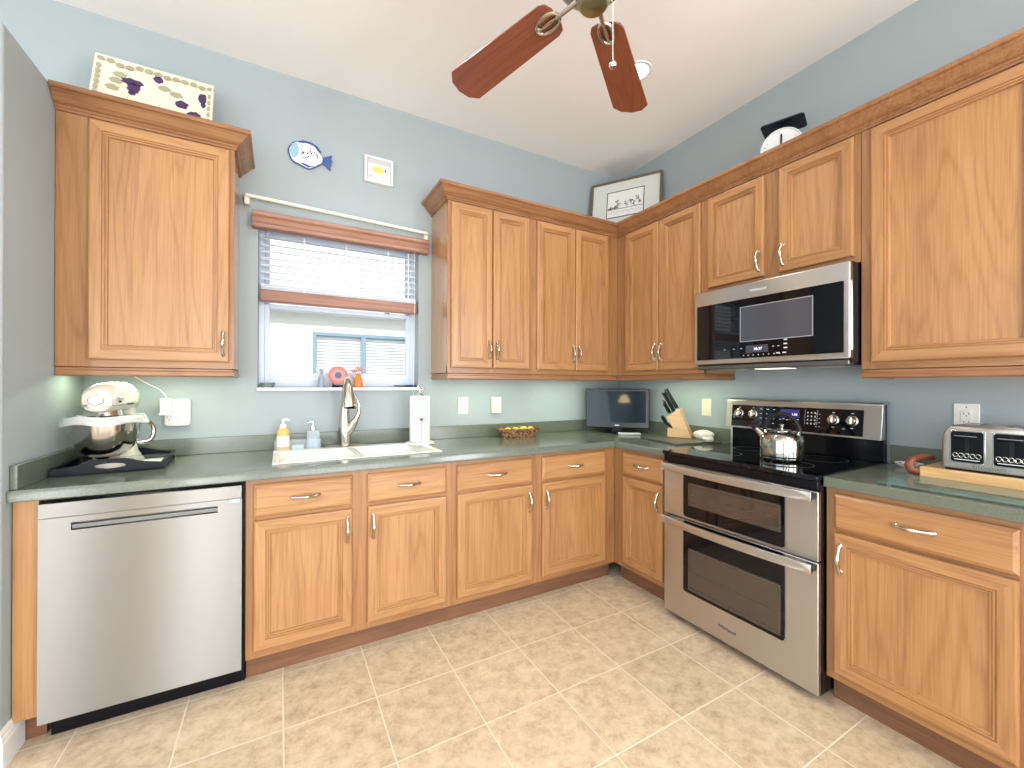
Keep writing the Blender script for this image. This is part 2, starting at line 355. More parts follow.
# window unit
wn = bpy.data.objects.new('window_1', None); COL.objects.link(wn); wn.location = (0, 0, 0); struct(wn)
b = MB()
def frame(b, x0, x1, z0, z1, y0, y1, t, tb=None):
    tb = tb or t
    b.box(x0, x0 + t, y0, y1, z0, z1); b.box(x1 - t, x1, y0, y1, z0, z1); b.box(x0 + t, x1 - t, y0, y1, z0, z0 + tb); b.box(x0 + t, x1 - t, y0, y1, z1 - t, z1)
VINYL = mat('backlit_vinyl', srgb(205, 214, 226), rough=.4)  # white vinyl with its backlit blue-grey shade put into the colour
frame(b, WX0, WX1, WZ0, WZ1, .09, .16, .03, .05); b.build('window_frame', VINYL, wn, bevel=.003)
b = MB(); frame(b, WX0 + .03, WX1 - .03, WZ0 + .045, 1.745, .095, .125, .026, .04); b.build('sash', VINYL, wn, bevel=.003)
b = MB(); frame(b, WX0 + .03, WX1 - .03, 1.715, WZ1 - .03, .125, .15, .026); b.build('sash', VINYL, wn, bevel=.003)
b = MB(); b.box(WX0 + .05, WX1 - .05, .108, .112, WZ0 + .08, 1.72); b.box(WX0 + .05, WX1 - .05, .136, .14, 1.74, WZ1 - .05); b.build('pane', WGLASS, wn)
b = MB(); b.box(WX1 - .2, WX1 - .17, .085, .10, 1.735, 1.75); b.build('sash_lock', NICKEL, wn, bevel=.002)
MARBLE = mat('white_marble', srgb(225, 226, 228), rough=.25, var=.06)
b = MB(); b.box(WX0 - .004, WX1 + .03, -.022, .095, WZ0 - .02, WZ0); o = b.build('window_sill', MARBLE, wn, bevel=.004)

# blinds
bl = thing('window_blinds', 'white slatted blinds half raised under a brown wooden valance over the sink window', 'blinds', (0, 0, WZ0))
b = MB()
vp = [(0, 2.135), (.052, 2.135), (.058, 2.145), (.058, 2.158), (.050, 2.162), (.050, 2.19), (.056, 2.196), (.062, 2.206), (.062, 2.222), (0, 2.222)]
b.prism([(-p - .0, z - WZ0) for p, z in vp], 'yz', -2.686, -1.700); b.build('valance', VALW, bl, bevel=.001)
b = MB(); SL = mat('white_slat', srgb(214, 218, 226), rough=.5); 
for i in range(8):
    z = 2.105 - i * .038 - WZ0
    b.prism([(.014, z - .010), (.058, z + .010), (.058, z + .013), (.036, z + .007), (.014, z - .007)], 'yz', -2.645, -1.772)
b.build('slats', SL, bl)
b = MB()
for i in range(7): z = 1.812 + i * .0045 - WZ0; b.box(-2.645, -1.772, .012, .060, z, z + .003)
b.build('stacked_slats', SL, bl)
b = MB(); b.box(-2.65, -1.768, -.006, .056, 1.745 - WZ0, 1.808 - WZ0); b.build('bottom_rail', VALW, bl, bevel=.004)
for x in (-2.43, -2.2, -1.95, -1.82):
    b = MB(); b.box(x - .003, x + .003, .0095, .0105, 1.80 - WZ0, 2.13 - WZ0); b.build('ladder_cord', WHITE, bl)
b = MB(); b.tube([(-1.79, -.03, 2.14 - WZ0), (-1.79, -.028, 1.5 - WZ0), (-1.80, -.03, 1.1 - WZ0), (-1.806, -.03, 1.07 - WZ0)], .0014, 6); cdo = b.build('pull_cord', WHITE, bl)
b = MB(); b.lathe([(.002, .03), (.008, .02), (.010, .005), (.006, 0)], (-1.806, -.03, 1.045 - WZ0), 12); b.build('tassel', VALW, cdo, smooth=True)

# curtain rod above window
cr = thing('curtain_rod', 'thin cream curtain rod with end brackets above the window', 'curtain rod', (-2.21, 0, 2.26))
b = MB()
b.tube([(-.50, -.055, .035), (.49, -.055, .005)], .010, 10, flat=[1.0, 1.0]); b.tube([(-.50, -.055, .035), (-.515, -.03, .035), (-.515, 0, .035)], .009, 8); b.tube([(.49, -.055, .005), (.505, -.03, .005), (.505, 0, .005)], .009, 8)
CREAM = mat('cream_metal', srgb(228, 224, 208), rough=.4)
b.build('rod', CREAM, cr, smooth=True)
for x, z in ((-.5, .02), (.49, -.015)):
    b = MB(); b.box(x - .012, x + .012, -.05, 0, z - .03, z + .01); b.build('bracket', CREAM, cr, bevel=.003)

# outside: neighbour's wall
STUC = mat('white_stucco', srgb(236, 234, 228), rough=.9, bump=.3, bscale=30)
nb = thing('neighbor_house', 'bright white neighbouring house wall with a blue-framed window, seen outside', 'building', (0, 3.0, 0))
b = MB(); b.box(-7, -2.2, 0, .2, -.5, 2.15); b.box(-.98, 4, 0, .2, -.5, 2.15); b.box(-2.2, -.98, 0, .2, -.5, 1.0); b.box(-2.2, -.98, 0, .2, 1.93, 2.15); b.build('wall', STUC, nb)
b = MB(); b.box(-7, 4, -.14, .2, 2.15, 2.3); b.build('eave', mat('eave_paint', srgb(205, 210, 205), rough=.7), nb)
BLUF = mat('blue_grey_frame', srgb(130, 158, 176), rough=.4)
b = MB(); frame(b, -2.2, -.98, 1.0, 1.93, -.01, .06, .04); b.box(-1.63, -1.57, -.01, .06, 1.04, 1.89); nf = b.build('window', BLUF, nb)
b = MB(); b.box(-2.16, -1.02, .05, .06, 1.04, 1.89); b.build('pane', mat('pale_pane', srgb(225, 232, 235), rough=.3), nf)  # near-white pane behind the blind
b = MB()
for i in range(22): b.box(-2.16, -1.02, .03, .046, 1.05 + i * .038, 1.075 + i * .038)
b.build('blind', WHITE, nf)
GRASS = mat('outside_ground', srgb(150, 150, 130), rough=.95)
b = MB(); b.box(-10, 6, .25, 6, -.6, -.5); struct(b.build('ground', GRASS))

# ------------------------------------------------------------------ cabinet pieces
DP = [(0, 0), (0, -.013), (.003, -.018), (.008, -.020), (.043, -.020), (.0445, -.0150), (.047, -.0150), (.0485, -.0180), (.052, -.0180), (.0535, -.0125), (.056, -.0125), (.0575, -.0145), (.061, -.0140), (.064, -.0045), (.066, -.0040)]
DRP = [(0, 0), (0, -.012), (.004, -.015), (.012, -.020)]
def pull(parent, c, vertical, y0=-.020, ln=.105):
    # ornate bow pull; c=(x,z)
    b = MB(); h = ln / 2
    pts = []; rs = []
    for i in range(17):
        t = -1 + 2 * i / 16; a = t * h
        out = .024 * (1 - abs(t) ** 2.6) + .003 + (.003 * math.cos(t * PI * 2))
        r = .0058 + .0026 * math.exp(-((abs(t) - .98) / .12) ** 2) + .0030 * math.exp(-(t / .35) ** 2)
        p = (c[0], y0 - out, c[1] + a) if vertical else (c[0] + a, y0 - out, c[1])
        pts.append(p); rs.append(r)
    b.tube(pts, rs, 10)
    for sgn in (-1, 1):
        a = sgn * h * .96
        cc = (c[0], y0, c[1] + a) if vertical else (c[0] + a, y0, c[1])
        b.lathe([(.007, 0), (.008, .003), (.005, .008)], cc, 12, axis='y', sx=(1 if vertical else 1.5), sy=(1.5 if vertical else 1))
    o = b.build('handle', NICKEL, parent, smooth=True); return o
def door(parent, x0, x1, z0, z1, yf, hx=None, hz=None, name='door'):
    b = MB(); b.rings(x0, x1, z0, z1, [(i, yf + y) for i, y in DP]); o = b.build(name, [OAK, OAKH], parent)
    if hx is not None: pull(o, (hx, hz), True, yf - .020)
    return o
def drawer(parent, x0, x1, z0, z1, yf):
    b = MB(); b.mi = 1; b.rings(x0, x1, z0, z1, [(i, yf + y) for i, y in DRP]); o = b.build('drawer', [OAKH, OAKH], parent)
    pull(o, ((x0 + x1) / 2, (z0 + z1) / 2 + .002), False, yf - .020); return o
ZK = .108; ZT = .872; YF = -.61
def base_cab(t, x0, x1, units, kick=True):
    """hollow-looking carcass: face frame + box; units: (x0,x1,handle side)"""
    b = MB(); b.box(x0, x1, -.59, -.004, ZK, ZT); b.build('carcass', OAKG, t)
    b = MB(); b.box(x0, x1, YF, -.59, ZK, ZK + .045); b.box(x0, x1, YF, -.59, ZT - .03, ZT); b.box(x0, x1, YF, -.59, .69, .72)
    b.mi = 1
    xs = [x0] + [v for u in units for v in (u[0] + .012, u[1] - .012)] + [x1]
    for i in range(0, len(xs), 2):
        if xs[i + 1] - xs[i] > .004: b.box(xs[i], xs[i + 1], YF - .0005, -.59, ZK, ZT)
    b.build('face_frame', [OAKFH, OAKF], t)
    if kick:
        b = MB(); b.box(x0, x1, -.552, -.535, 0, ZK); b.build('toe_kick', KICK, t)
    for u0, u1, side in units:
        drawer(t, u0, u1, .712, .850, YF)
        hx = {'r': u1 - .025, 'l': u0 + .025}[side]
        door(t, u0, u1, .142, .697, YF, hx, .60)
def upper_cab(t, x0, x1, z0, z1, units, rail=True, dz0=None):
    b = MB(); b.box(x0, x1, -.29, -.003, z0, z1); b.build('carcass', OAKG, t)
    b = MB(); dz = dz0 or z0 + .03
    b.box(x0, x1, -.305, -.29, z0, dz + .012); b.box(x0, x1, -.305, -.29, 2.375, z1)
    b.mi = 1; xs = [x0] + [v for u in units for v in (u[0] + .01, u[1] - .01)] + [x1]
    for i in range(0, len(xs), 2):
        if xs[i + 1] - xs[i] > .004: b.box(xs[i], xs[i + 1], -.3055, -.29, z0, z1)
    b.build('face_frame', [OAKFH, OAKF], t)
    for u0, u1, hx, hz in units: door(t, u0, u1, dz, 2.392, -.305, hx, hz)
RAILP = [(0, 1.312), (.006, 1.312), (.012, 1.318), (.012, 1.334), (.008, 1.340), (.008, 1.348), (0, 1.352)]
CROWNP = [(0, 2.40), (.008, 2.40), (.008, 2.409), (.014, 2.414), (.014, 2.420), (.022, 2.424), (.034, 2.434), (.048, 2.452), (.058, 2.462), (.066, 2.464), (.070, 2.470), (.070, 2.482), (0, 2.482)]
def light_rail(parent, path):
    b = MB(); b.sweep([(o - .012, z) for o, z in RAILP], path); return b.build('light_rail', CRW, parent)

# left upper cabinet  (local x from -3.357)
UZ = 1.352
t = thing('upper_cabinet', 'tall single-door oak wall cabinet at the far left above the stand mixer', 'cabinet', (-3.36, 0, 0))
b = MB(); 
upper_cab(t, .003, .615, UZ, 2.402, [(.104, .596, .574, 1.47)])
b = MB(); b.sweep(CROWNP, [(.003, -.305), (.615, -.305), (.615, -.004)]); b.build('crown_molding', CRW, t)
light_rail(t, [(.003, -.305), (.615, -.305), (.615, -.004)])
# mid uppers on back wall
tA = thing('upper_cabinet', 'two-door oak wall cabinet right of the window, beside the curtain rod end', 'cabinet', (-1.668, 0, 0))
upper_cab(tA, 0, .603, UZ, 2.402, [(.021, .2975, .274, 1.50), (.3035, .572, .327, 1.50)])
light_rail(tA, [(0, -.004), (0, -.305), (.603, -.305)])
tB = thing('upper_cabinet', 'two-door oak wall cabinet on the window wall, nearest the room corner', 'cabinet', (-1.064, 0, 0))
upper_cab(tB, 0, .759, UZ, 2.402, [(.031, .3485, .325, 1.50), (.3545, .660, .378, 1.50)])
light_rail(tB, [(0, -.305), (.759 - .01, -.305)])
RZ = -PI / 2
# right wall: local x = -world y ; local -y = world -x
tC = thing('upper_cabinet', 'two-door oak wall cabinet on the range wall between corner and microwave', 'cabinet', (0, 0, 0), RZ)
b = MB(); upper_cab(tC, .307, 1.058, UZ, 2.402, [(.407, .7165, .693, 1.50), (.7225, 1.038, .746, 1.50)])
light_rail(tC, [(.307, -.305), (1.058, -.305), (1.058, -.004)])
tD = thing('upper_cabinet', 'short two-door oak cabinet mounted directly above the microwave', 'cabinet', (0, 0, 0), RZ)
upper_cab(tD, 1.060, 1.838, 1.828, 2.402, [(1.088, 1.420, 1.396, 1.945), (1.495, 1.816, 1.519, 1.945)], dz0=1.857)
tE = thing('upper_cabinet', 'large-door oak wall cabinet at the right edge above the toaster', 'cabinet', (0, 0, 0), RZ)
upper_cab(tE, 1.840, 2.92, UZ, 2.402, [(1.877, 2.365, None, None), (2.372, 2.885, None, None)])
light_rail(tE, [(1.840, -.004), (1.840, -.305), (2.92, -.305)])
b = MB(); b.sweep(CROWNP, [(-1.668, -.004), (-1.668, -.305), (-.305, -.305), (-.305, -2.92)])
tag(b.build('crown_molding', CRW), 'continuous brown oak crown molding along the tops of the corner and right-wall cabinets', 'molding')

# base cabinets
t = thing('filler_panel', 'narrow upright oak filler panel between the left wall and the dishwasher', 'cabinet panel', (-3.36, 0, 0))
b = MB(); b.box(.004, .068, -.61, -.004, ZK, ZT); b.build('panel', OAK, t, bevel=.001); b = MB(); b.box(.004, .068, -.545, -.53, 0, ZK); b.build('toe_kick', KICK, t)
t = thing('base_cabinet', 'oak sink base cabinet with two drawer fronts and two doors, right of the dishwasher', 'cabinet', (-2.676, 0, 0))
b = MB()
X = -2.676
# sink base is open on top for the bowls: use panels
def sink_base(t, x0, x1, units):
    b = MB(); b.box(x0, x0 + .018, -.59, -.004, ZK, ZT); b.box(x1 - .018, x1, -.59, -.004, ZK, ZT); b.box(x0 + .018, x1 - .018, -.59, -.004, ZK, ZK + .018); b.box(x0 + .018, x1 - .018, -.012, -.004, ZK + .018, ZT)
    b.build('carcass', OAKG, t)
    b = MB(); b.box(x0, x1, YF, -.59, ZK, ZK + .045); b.box(x0, x1, YF, -.59, ZT - .03, ZT); b.box(x0, x1, YF, -.59, .69, .72); b.mi = 1
    xs = [x0] + [v for u in units for v in (u[0] + .012, u[1] - .012)] + [x1]
    for i in range(0, len(xs), 2): b.box(xs[i], xs[i + 1], YF - .0005, -.59, ZK, ZT)
    b.build('face_frame', [OAKFH, OAKF], t)
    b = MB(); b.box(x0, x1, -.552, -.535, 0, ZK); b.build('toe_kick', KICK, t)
    for u0, u1, side in units:
        drawer(t, u0, u1, .712, .850, YF); door(t, u0, u1, .142, .697, YF, {'r': u1 - .025, 'l': u0 + .025}[side], .60)
sink_base(t, 0, .92, [(.029, .426, 'r'), (.493, .890, 'l')])
t = thing('base_cabinet', 'oak corner base cabinet with two drawers over two doors, under the fruit basket', 'cabinet', (-1.755, 0, 0))
base_cab(t, 0, 1.144, [(.030, .497, 'r'), (.567, 1.054, 'l')])
t = thing('base_cabinet', 'narrow one-door oak base cabinet between the corner and the range', 'cabinet', (0, 0, 0), RZ)
base_cab(t, .612, 1.066, [(.701, 1.022, 'r')])
t = thing('base_cabinet', 'light oak base cabinet with one wide drawer and door, right of the range', 'cabinet', (0, -1.842, 0), RZ)
base_cab(t, 0, .548, [(.030, .508, 'l')])
dup(t, (0, -2.392, 0), RZ, 'oak base cabinet at the right edge of the frame beyond the wide drawer cabinet')

# ------------------------------------------------------------------ countertops
CT0, CT1 = .874, .914
ct = thing('countertop', 'dark green laminate L-shaped countertop with backsplash, running from left wall to range', 'countertop', (0, 0, CT0))
b = MB()
SX0, SX1, SY0, SY1 = -2.565, -1.80, -.515, -.13
def cbox(x0, x1, y0, y1): b.box(x0, x1, y0, y1, 0, CT1 - CT0)
cbox(XL + .001, SX0, -.64, -.001); cbox(SX1, -.002, -.64, -.001); cbox(SX0, SX1, -.64, SY0); cbox(SX0, SX1, SY1, -.001); cbox(-.64, -.002, -1.068, -.64)
o = b.build('worktop', COUNTER, ct)
b = MB(); z0 = CT1 - CT0; z1 = z0 + .085
b.box(XL + .002, -.002, -.021, -.002, z0, z1); b.box(XL + .002, XL + .021, -.625, -.021, z0, z1); b.box(-.021, -.002, -1.04, -.021, z0, z1)
b.build('backsplash', COUNTER, ct, bevel=.002)
b = MB(); b.sweep([(0, 0), (.003, .002), (.003, z0 - .005), (.0, z0)], [(XL + .001, -.64), (-.64, -.64), (-.64, -1.068)]); b.build('edge_band', COUNTER, ct, bevel=.001)
ct2 = thing('countertop', 'dark green laminate countertop section right of the range under the toaster', 'countertop', (0, -1.842, CT0), RZ)
b = MB(); b.box(0, 1.1, -.64, -.002, 0, z0); b.build('worktop', COUNTER, ct2, bevel=.003)
b = MB(); b.box(0, 1.1, -.021, -.002, z0, z1); b.build('backsplash', COUNTER, ct2, bevel=.002)

# ------------------------------------------------------------------ sink
sk = thing('kitchen_sink', 'white double-bowl drop-in sink set in the green countertop below the window', 'sink', (-2.18, -.32, CT1))
def rr(x0, x1, y0, y1, r, n=6):
    out = []
    for cx, cy, a0 in ((x1 - r, y1 - r, 0), (x0 + r, y1 - r, PI / 2), (x0 + r, y0 + r, PI), (x1 - r, y0 + r, 1.5 * PI)):
        for i in range(n + 1): a = a0 + PI / 2 * i / n; out.append((cx + r * math.cos(a), cy + r * math.sin(a)))
    return out
def loft(b, loops, cap0=False, cap1=False):
    n = len(loops[0]); vs = [p for l in loops for p in l]; fs = []
    for i in range(len(loops) - 1):
        for k in range(n): k2 = (k + 1) % n; fs.append((i * n + k, i * n + k2, (i + 1) * n + k2, (i + 1) * n + k))
    if cap0: fs.append(tuple(reversed(range(n))))
    if cap1: fs.append(tuple((len(loops) - 1) * n + k for k in range(n)))
    b._add(vs, fs)
b = MB()
# outer rim
def lp(x0, x1, y0, y1, r, z): return [(p[0], p[1], z) for p in rr(x0, x1, y0, y1, r)]
RX0, RX1, RY0, RY1 = -.402, .405, -.212, .225
bowls = [(-.375, -.035), (.0, .375)]
# rim plate made as a strip set round the bowls
b.box(RX0, RX1, .150, RY1, 0, .006); b.box(RX0, RX1, RY0, -.185, 0, .006); b.box(RX0, -.375, -.185, .150, 0, .006); b.box(.375, RX1, -.185, .150, 0, .006); b.box(-.035, 0, -.185, .150, -.01, .004)
b.build('rim', SINKW, sk, bevel=.004, seg=3)
for x0, x1 in bowls:
    b = MB(); L_ = []
    for ins, z, r in ((0, .005, .03), (.004, -.01, .04), (.012, -.14, .05), (.03, -.165, .05), (.08, -.17, .04)):
        L_.append(lp(x0 + ins, x1 - ins, -.185 + ins, .15 - ins, r, z))
    loft(b, L_, cap1=True); bo = b.build('bowl', SINKW, sk, smooth=True)
    # corner fillers of the rim around the rounded bowl
    b = MB(); b.lathe([(.0, .003), (.035, .003), (.042, .006), (.042, 0)], ((x0 + x1) / 2, 0, -.1695), 24); b.build('drain', CHROME, bo, smooth=True)

# ------------------------------------------------------------------ dishwasher
DX0, DX1 = -3.286, -2.686
dw = thing('dishwasher', 'stainless steel dishwasher with pocket handle at the left end of the counter', 'dishwasher', (-2.986, 0, 0))
b = MB(); b.box(-.298, .298, -.585, -.01, .10, .868); b.build('body', BPLAST, dw)
b = MB()
# door with a recessed pocket: slabs around the recess
FY = -.640; BY = -.59; hz0, hz1, hx0, hx1 = .757, .785, -.215, .215
b.box(-.298, .298, BY, FY, .092, hz0); b.box(-.298, hx0, BY, FY, hz0, hz1); b.box(hx1, .298, BY, FY, hz0, hz1); b.box(-.298, .298, BY, FY, hz1, .806)
b.box(hx0, hx1, BY, BY - .02, hz0, hz1)
b.build('door', DWSTEEL, dw)
b = MB(); b.box(-.298, .298, BY, FY - .006, .808, .860); b.build('control_strip', DWSTEEL, dw, bevel=.002)
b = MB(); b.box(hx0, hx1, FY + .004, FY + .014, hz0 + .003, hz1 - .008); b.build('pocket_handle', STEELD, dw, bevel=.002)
b = MB(); b.box(.255, .290, FY - .001, FY, .790, .803); b.build('badge', mat('badge_silver', srgb(190, 205, 225), rough=.2, metal=1), dw)
b = MB(); b.box(-.288, .305, -.565, -.50, 0.002, .10); b.build('kick_plate', BLACK, dw)
b = MB(); b.box(.300, .309, -.60, -.02, .10, .868); b.box(-.3, .309, -.60, -.58, .862, .870); b.build('side_gap_trim', BLACK, dw)

# ------------------------------------------------------------------ range (local x along wall from range left edge)
rg = thing('range', 'freestanding stainless double-oven electric range with black glass cooktop', 'stove', (0, -1.072, 0), RZ)
RW = .766
b = MB(); b.box(.002, RW - .002, -.645, -.022, .03, .895); b.build('body', BLACK, rg)
b = MB(); b.box(.05, RW - .05, -.60, -.05, 0, .03); b.build('base', BLACK, rg)
b = MB(); b.box(-.002, RW + .002, -.682, -.03, .897, .917); b.build('cooktop', BGLASS, rg, bevel=.004, seg=3)
b = MB(); b.box(.0, RW, -.672, -.645, .858, .8965); b.build('vent_strip', BLACK, rg, bevel=.004)
BRG = mat('burner_grey', srgb(90, 92, 95), rough=.4)
for (x, y, r) in ((.2, -.48, .11), (.57, -.48, .085), (.2, -.2, .08), (.57, -.2, .10)):
    b = MB(); b.lathe([(r - .0015, .9172), (r, .9175), (r + .0015, .9172)], (x, y, 0), 48, caps=False); b.build('burner_ring', BRG, rg)
def oven_door(z0, z1, gx0, gx1, gz0, gz1, wx0, wx1, wz0, wz1, hz):
    b = MB(); b.box(0, RW, -.645, -.668, z0, z1); d = b.build('oven_door', STEEL, rg, bevel=.003)
    b = MB(); P = rr(gx0, gx1, gz0, gz1, .015); b.prism(P, 'xz', -.668, -.672); b.build('black_glass', BGLASS, d, bevel=.001)
    b = MB(); b.prism(rr(wx0, wx1, wz0, wz1, .006), 'xz', -.672, -.6735); b.build('oven_window', DGLASS, d)
    b = MB(); x0, x1, q0, q1, t_ = wx0 + .012, wx1 - .004, wz0 + .012, wz1 - .004, .004
    frame(b, x0, x1, q0, q1, -.6735, -.675, t_); b.box(x0, x1, -.6735, -.6745, q0 + (q1 - q0) * .42, q0 + (q1 - q0) * .42 + .003)
    b.build('window_trim', STEELD, d)
    # bow handle
    b = MB(); n = 25; L_ = []
    for i in range(n):
        u = i / (n - 1); x = .008 + u * (RW - .016); y = -.700 - .022 * math.sin(u * PI)
        hh = .019; 
        L_.append([(x, y - .010, hz - hh), (x, y - .013, hz), (x, y - .010, hz + hh), (x, y + .004, hz + hh), (x, y + .004, hz - hh)])
    loft(b, L_, True, True); h = b.build('handle', STEEL, d, bevel=.002)
    b = MB(); b.box(.010, .040, -.698, -.668, hz - .014, hz + .014); b.build('handle_mount', BLACK, h, bevel=.003)
    b = MB(); b.box(RW - .040, RW - .010, -.698, -.668, hz - .014, hz + .014); b.build('handle_mount', BLACK, h, bevel=.003)
    return d
d1 = oven_door(.572, .852, .128, .640, .585, .835, .160, .626, .648, .768, .836)
d2 = oven_door(.036, .566, .128, .640, .188, .562, .160, .626, .205, .425, .548)
text('logo', 'Whirlpool', .022, STEELD, d2, (.375, -.669, .105), UPR)
# backguard
b = MB(); b.prism([(-.03, .917), (-.075, .917), (-.075, 1.02), (-.115, 1.028), (-.095, 1.185), (-.075, 1.197), (-.03, 1.197)], 'yz', .012, RW - .004); bgd = b.build('backguard', BLACK, rg, bevel=.003)
b = MB(); b.prism([(-.074, 1.024), (-.118, 1.024), (-.098, 1.190), (-.088, 1.199), (-.028, 1.201), (-.028, 1.190), (-.078, 1.186)], 'yz', -.006, RW + .006); b.build('control_panel_shell', STEEL, bgd, bevel=.004, seg=3)
b = MB(); b.box(.004, .016, -.078, -.03, .917, 1.03); b.build('end_trim', STEEL, bgd, bevel=.002)
# tilted face frame for control glass: line from (-.118,1.024) to (-.098,1.190)
ux, uz = .02, .166; ul = math.hypot(ux, uz); ux /= ul; uz /= ul
def face(x, s, o=0): return (x, -.118 + ux * s - uz * o, 1.024 + uz * s + ux * o)
b = MB(); b._add([face(.034, .010, -.002), face(.700, .010, -.002), face(.700, .138, -.002), face(.034, .138, -.002), face(.034, .010, .0015), face(.700, .010, .0015), face(.700, .138, .0015), face(.034, .138, .0015)],
                 [(0, 3, 2, 1), (4, 5, 6, 7), (0, 1, 5, 4), (1, 2, 6, 5), (2, 3, 7, 6), (3, 0, 4, 7)]); cg = b.build('control_glass', BGLASS, bgd)
tilt = math.atan2(ux, uz)
RT = Matrix.Rotation(-tilt, 3, 'X')
for x, s in ((.082, .088), (.166, .088), (.575, .083), (.655, .083)):
    b = MB(); c = face(x, s, .0015)
    b.lathe([(.026, 0), (.026, .004), (.021, .006), (.020, .020), (.017, .023), (0, .023)], c, 28, axis='y', rot=RT)
    k = b.build('knob', NICKEL, cg, smooth=True)
    b = MB(); c2 = Vector(face(x, s, .024)); b.box(-.0045, .0045, -.008, 0, -.019, .019)
    b.v = [tuple(RT @ Vector(v) + c2) for v in b.v]; b.build('grip', CHROME, k, bevel=.002)
b = MB(); b._add([face(.318, .082, .002), (face(.418, .082, .002)), face(.418, .125, .002), face(.318, .125, .002)], [(0, 1, 2, 3)]); b.build('display', DISPLAY, cg)
text('clock_digits', '1:38', .017, DIGIT, cg, face(.392, .098, .0026), (PI / 2 - tilt, 0, 0))
b = MB()
def dash(x, s, w_=.012, h_=.003): b._add([face(x, s, .002), face(x + w_, s, .002), face(x + w_, s + h_, .002), face(x, s + h_, .002)], [(0, 1, 2, 3)])
random.seed(3)
for i in range(4):
    for j in range(4):
        if i < 3: dash(.205 + i * .036, .040 + j * .026, random.uniform(.008, .018))
        dash(.535 - .02 - .0 + (i % 2) * .014 - .02, .040 + j * .022, .008)
for i in range(6): dash(.315 + i * .018, .066 + .004 * (i % 2), .010, .004)
for x, s in ((.082, .122), (.166, .122), (.575, .118), (.655, .118), (.575, .045), (.655, .045), (.05, .06), (.62, .04)): dash(x - .006, s)
for x in (.444, .502): b._add([face(x, .05, .002), face(x + .0012, .05, .002), face(x + .0012, .128, .002), face(x, .128, .002)], [(0, 1, 2, 3)])
b.build('key_legends', PRINT, cg)
ky = MB()
for i in range(3):
    for j in range(4): ky._add([face(.455 + i * .017, .052 + j * .019, .002), face(.461 + i * .017, .052 + j * .019, .002), face(.461 + i * .017, .060 + j * .019, .002), face(.455 + i * .017, .060 + j * .019, .002)], [(0, 1, 2, 3)])
ky.build('keypad', PRINT, cg)

# ------------------------------------------------------------------ microwave (local x along wall)
mw = thing('microwave', 'over-the-range stainless microwave with wide black glass door', 'microwave', (0, -1.060, 1.376), RZ)
MW_ = .776
b = MB(); b.box(.002, MW_ - .002, -.368, -.004, .006, .448); b.build('body', BLACK, mw, bevel=.003)
b = MB(); b.box(0, MW_, -.400, -.370, .022, .444); md = b.build('door', STEEL, mw, bevel=.006, seg=3)
b = MB(); b.prism(rr(.020, .753, .048, .362, .004), 'xz', -.400, -.403); mg = b.build('door_glass', BGLASS, md, bevel=.001)
b = MB(); b.prism(rr(.285, .632, .135, .318, .003), 'xz', -.403, -.4037); b.build('viewing_window', MWGLASS, mg)
b = MB(); frame(b, .283, .634, .133, .320, -.4036, -.4042, .004); b.build('window_border', mat('grey_line', srgb(150, 152, 158), rough=.3), mg)
b = MB(); b.box(.315, .430, -.403, -.4038, .074, .112); b.build('display', mat('dim_display', (.06, .06, .09), rough=.2), mg)
text('clock_digits', '10:37', .020, DIGIT, mg, (.378, -.4040, .092), UPR)
b = MB()
for x in (.19, .245, .285, .45, .475): b.box(x, x + .010, -.403, -.4036, .098, .101)
for i in range(8): b.box(.30 + i * .026, .306 + i * .026, -.403, -.4036, .060, .064)
for x, z in ((.505, .125), (.505, .105), (.505, .085), (.47, .062), (.50, .062)): b.box(x, x + .016, -.403, -.4036, z, z + .006)
b.build('key_legends', PRINT, mg)
text('logo', 'Whirlpool', .021, PRINT, md, (.375, -.4008, .400), UPR)
b = MB(); b.tube([(MW_ + .001, -.385, .06), (MW_ + .001, -.388, .36)], .004, 8); b.build('door_handle_rail', CHROME, md, smooth=True)
b = MB(); b.box(.01, MW_ - .01, -.385, -.06, -.006, .018)
b.build('bottom_grille', STEELD, mw, bevel=.004)
b = MB(); b.box(.30, .46, -.30, -.20, -.009, -.006); b.build('cooktop_lamp', mat('lamp_lens', (.9, .9, .8), emis=(1, .95, .8), es=1.5), mw)
b = MB(); b.box(.06, .26, -.33, -.12, -.009, -.006); b.box(.52, .72, -.33, -.12, -.009, -.006); b.build('grease_filter', STEEL, mw, bevel=.001)

# ------------------------------------------------------------------ ceiling fan
FC = (-1.618, -1.592)
FZ = 2.64
fan = thing('ceiling_fan', 'brushed nickel ceiling fan with cherry wood blades and a pull chain', 'ceiling fan', (FC[0], FC[1], FZ))
b = MB(); b.lathe([(.07, H - FZ), (.07, H - FZ - .02), (.045, H - FZ - .06), (.018, H - FZ - .07)], (0, 0, 0), 32); b.build('canopy', NICKEL, fan, smooth=True)
b = MB(); b.tube([(0, 0, H - FZ - .06), (0, 0, .11)], .013, 12); b.build('downrod', NICKEL, fan, smooth=True)
b = MB(); b.lathe([(.03, .13), (.08, .12), (.115, .09), (.125, .05), (.12, .02), (.095, .0), (.06, -.005)], (0, 0, 0), 40); b.build('motor_housing', NICKEL, fan, smooth=True)
b = MB(); b.lathe([(.055, -.002), (.058, -.03), (.055, -.055), (.045, -.068), (.012, -.073), (0, -.073)], (0, 0, 0), 36)
b.build('switch_housing', mat('satin_nickel_green', srgb(168, 170, 140), rough=.3, metal=1), fan, smooth=True)
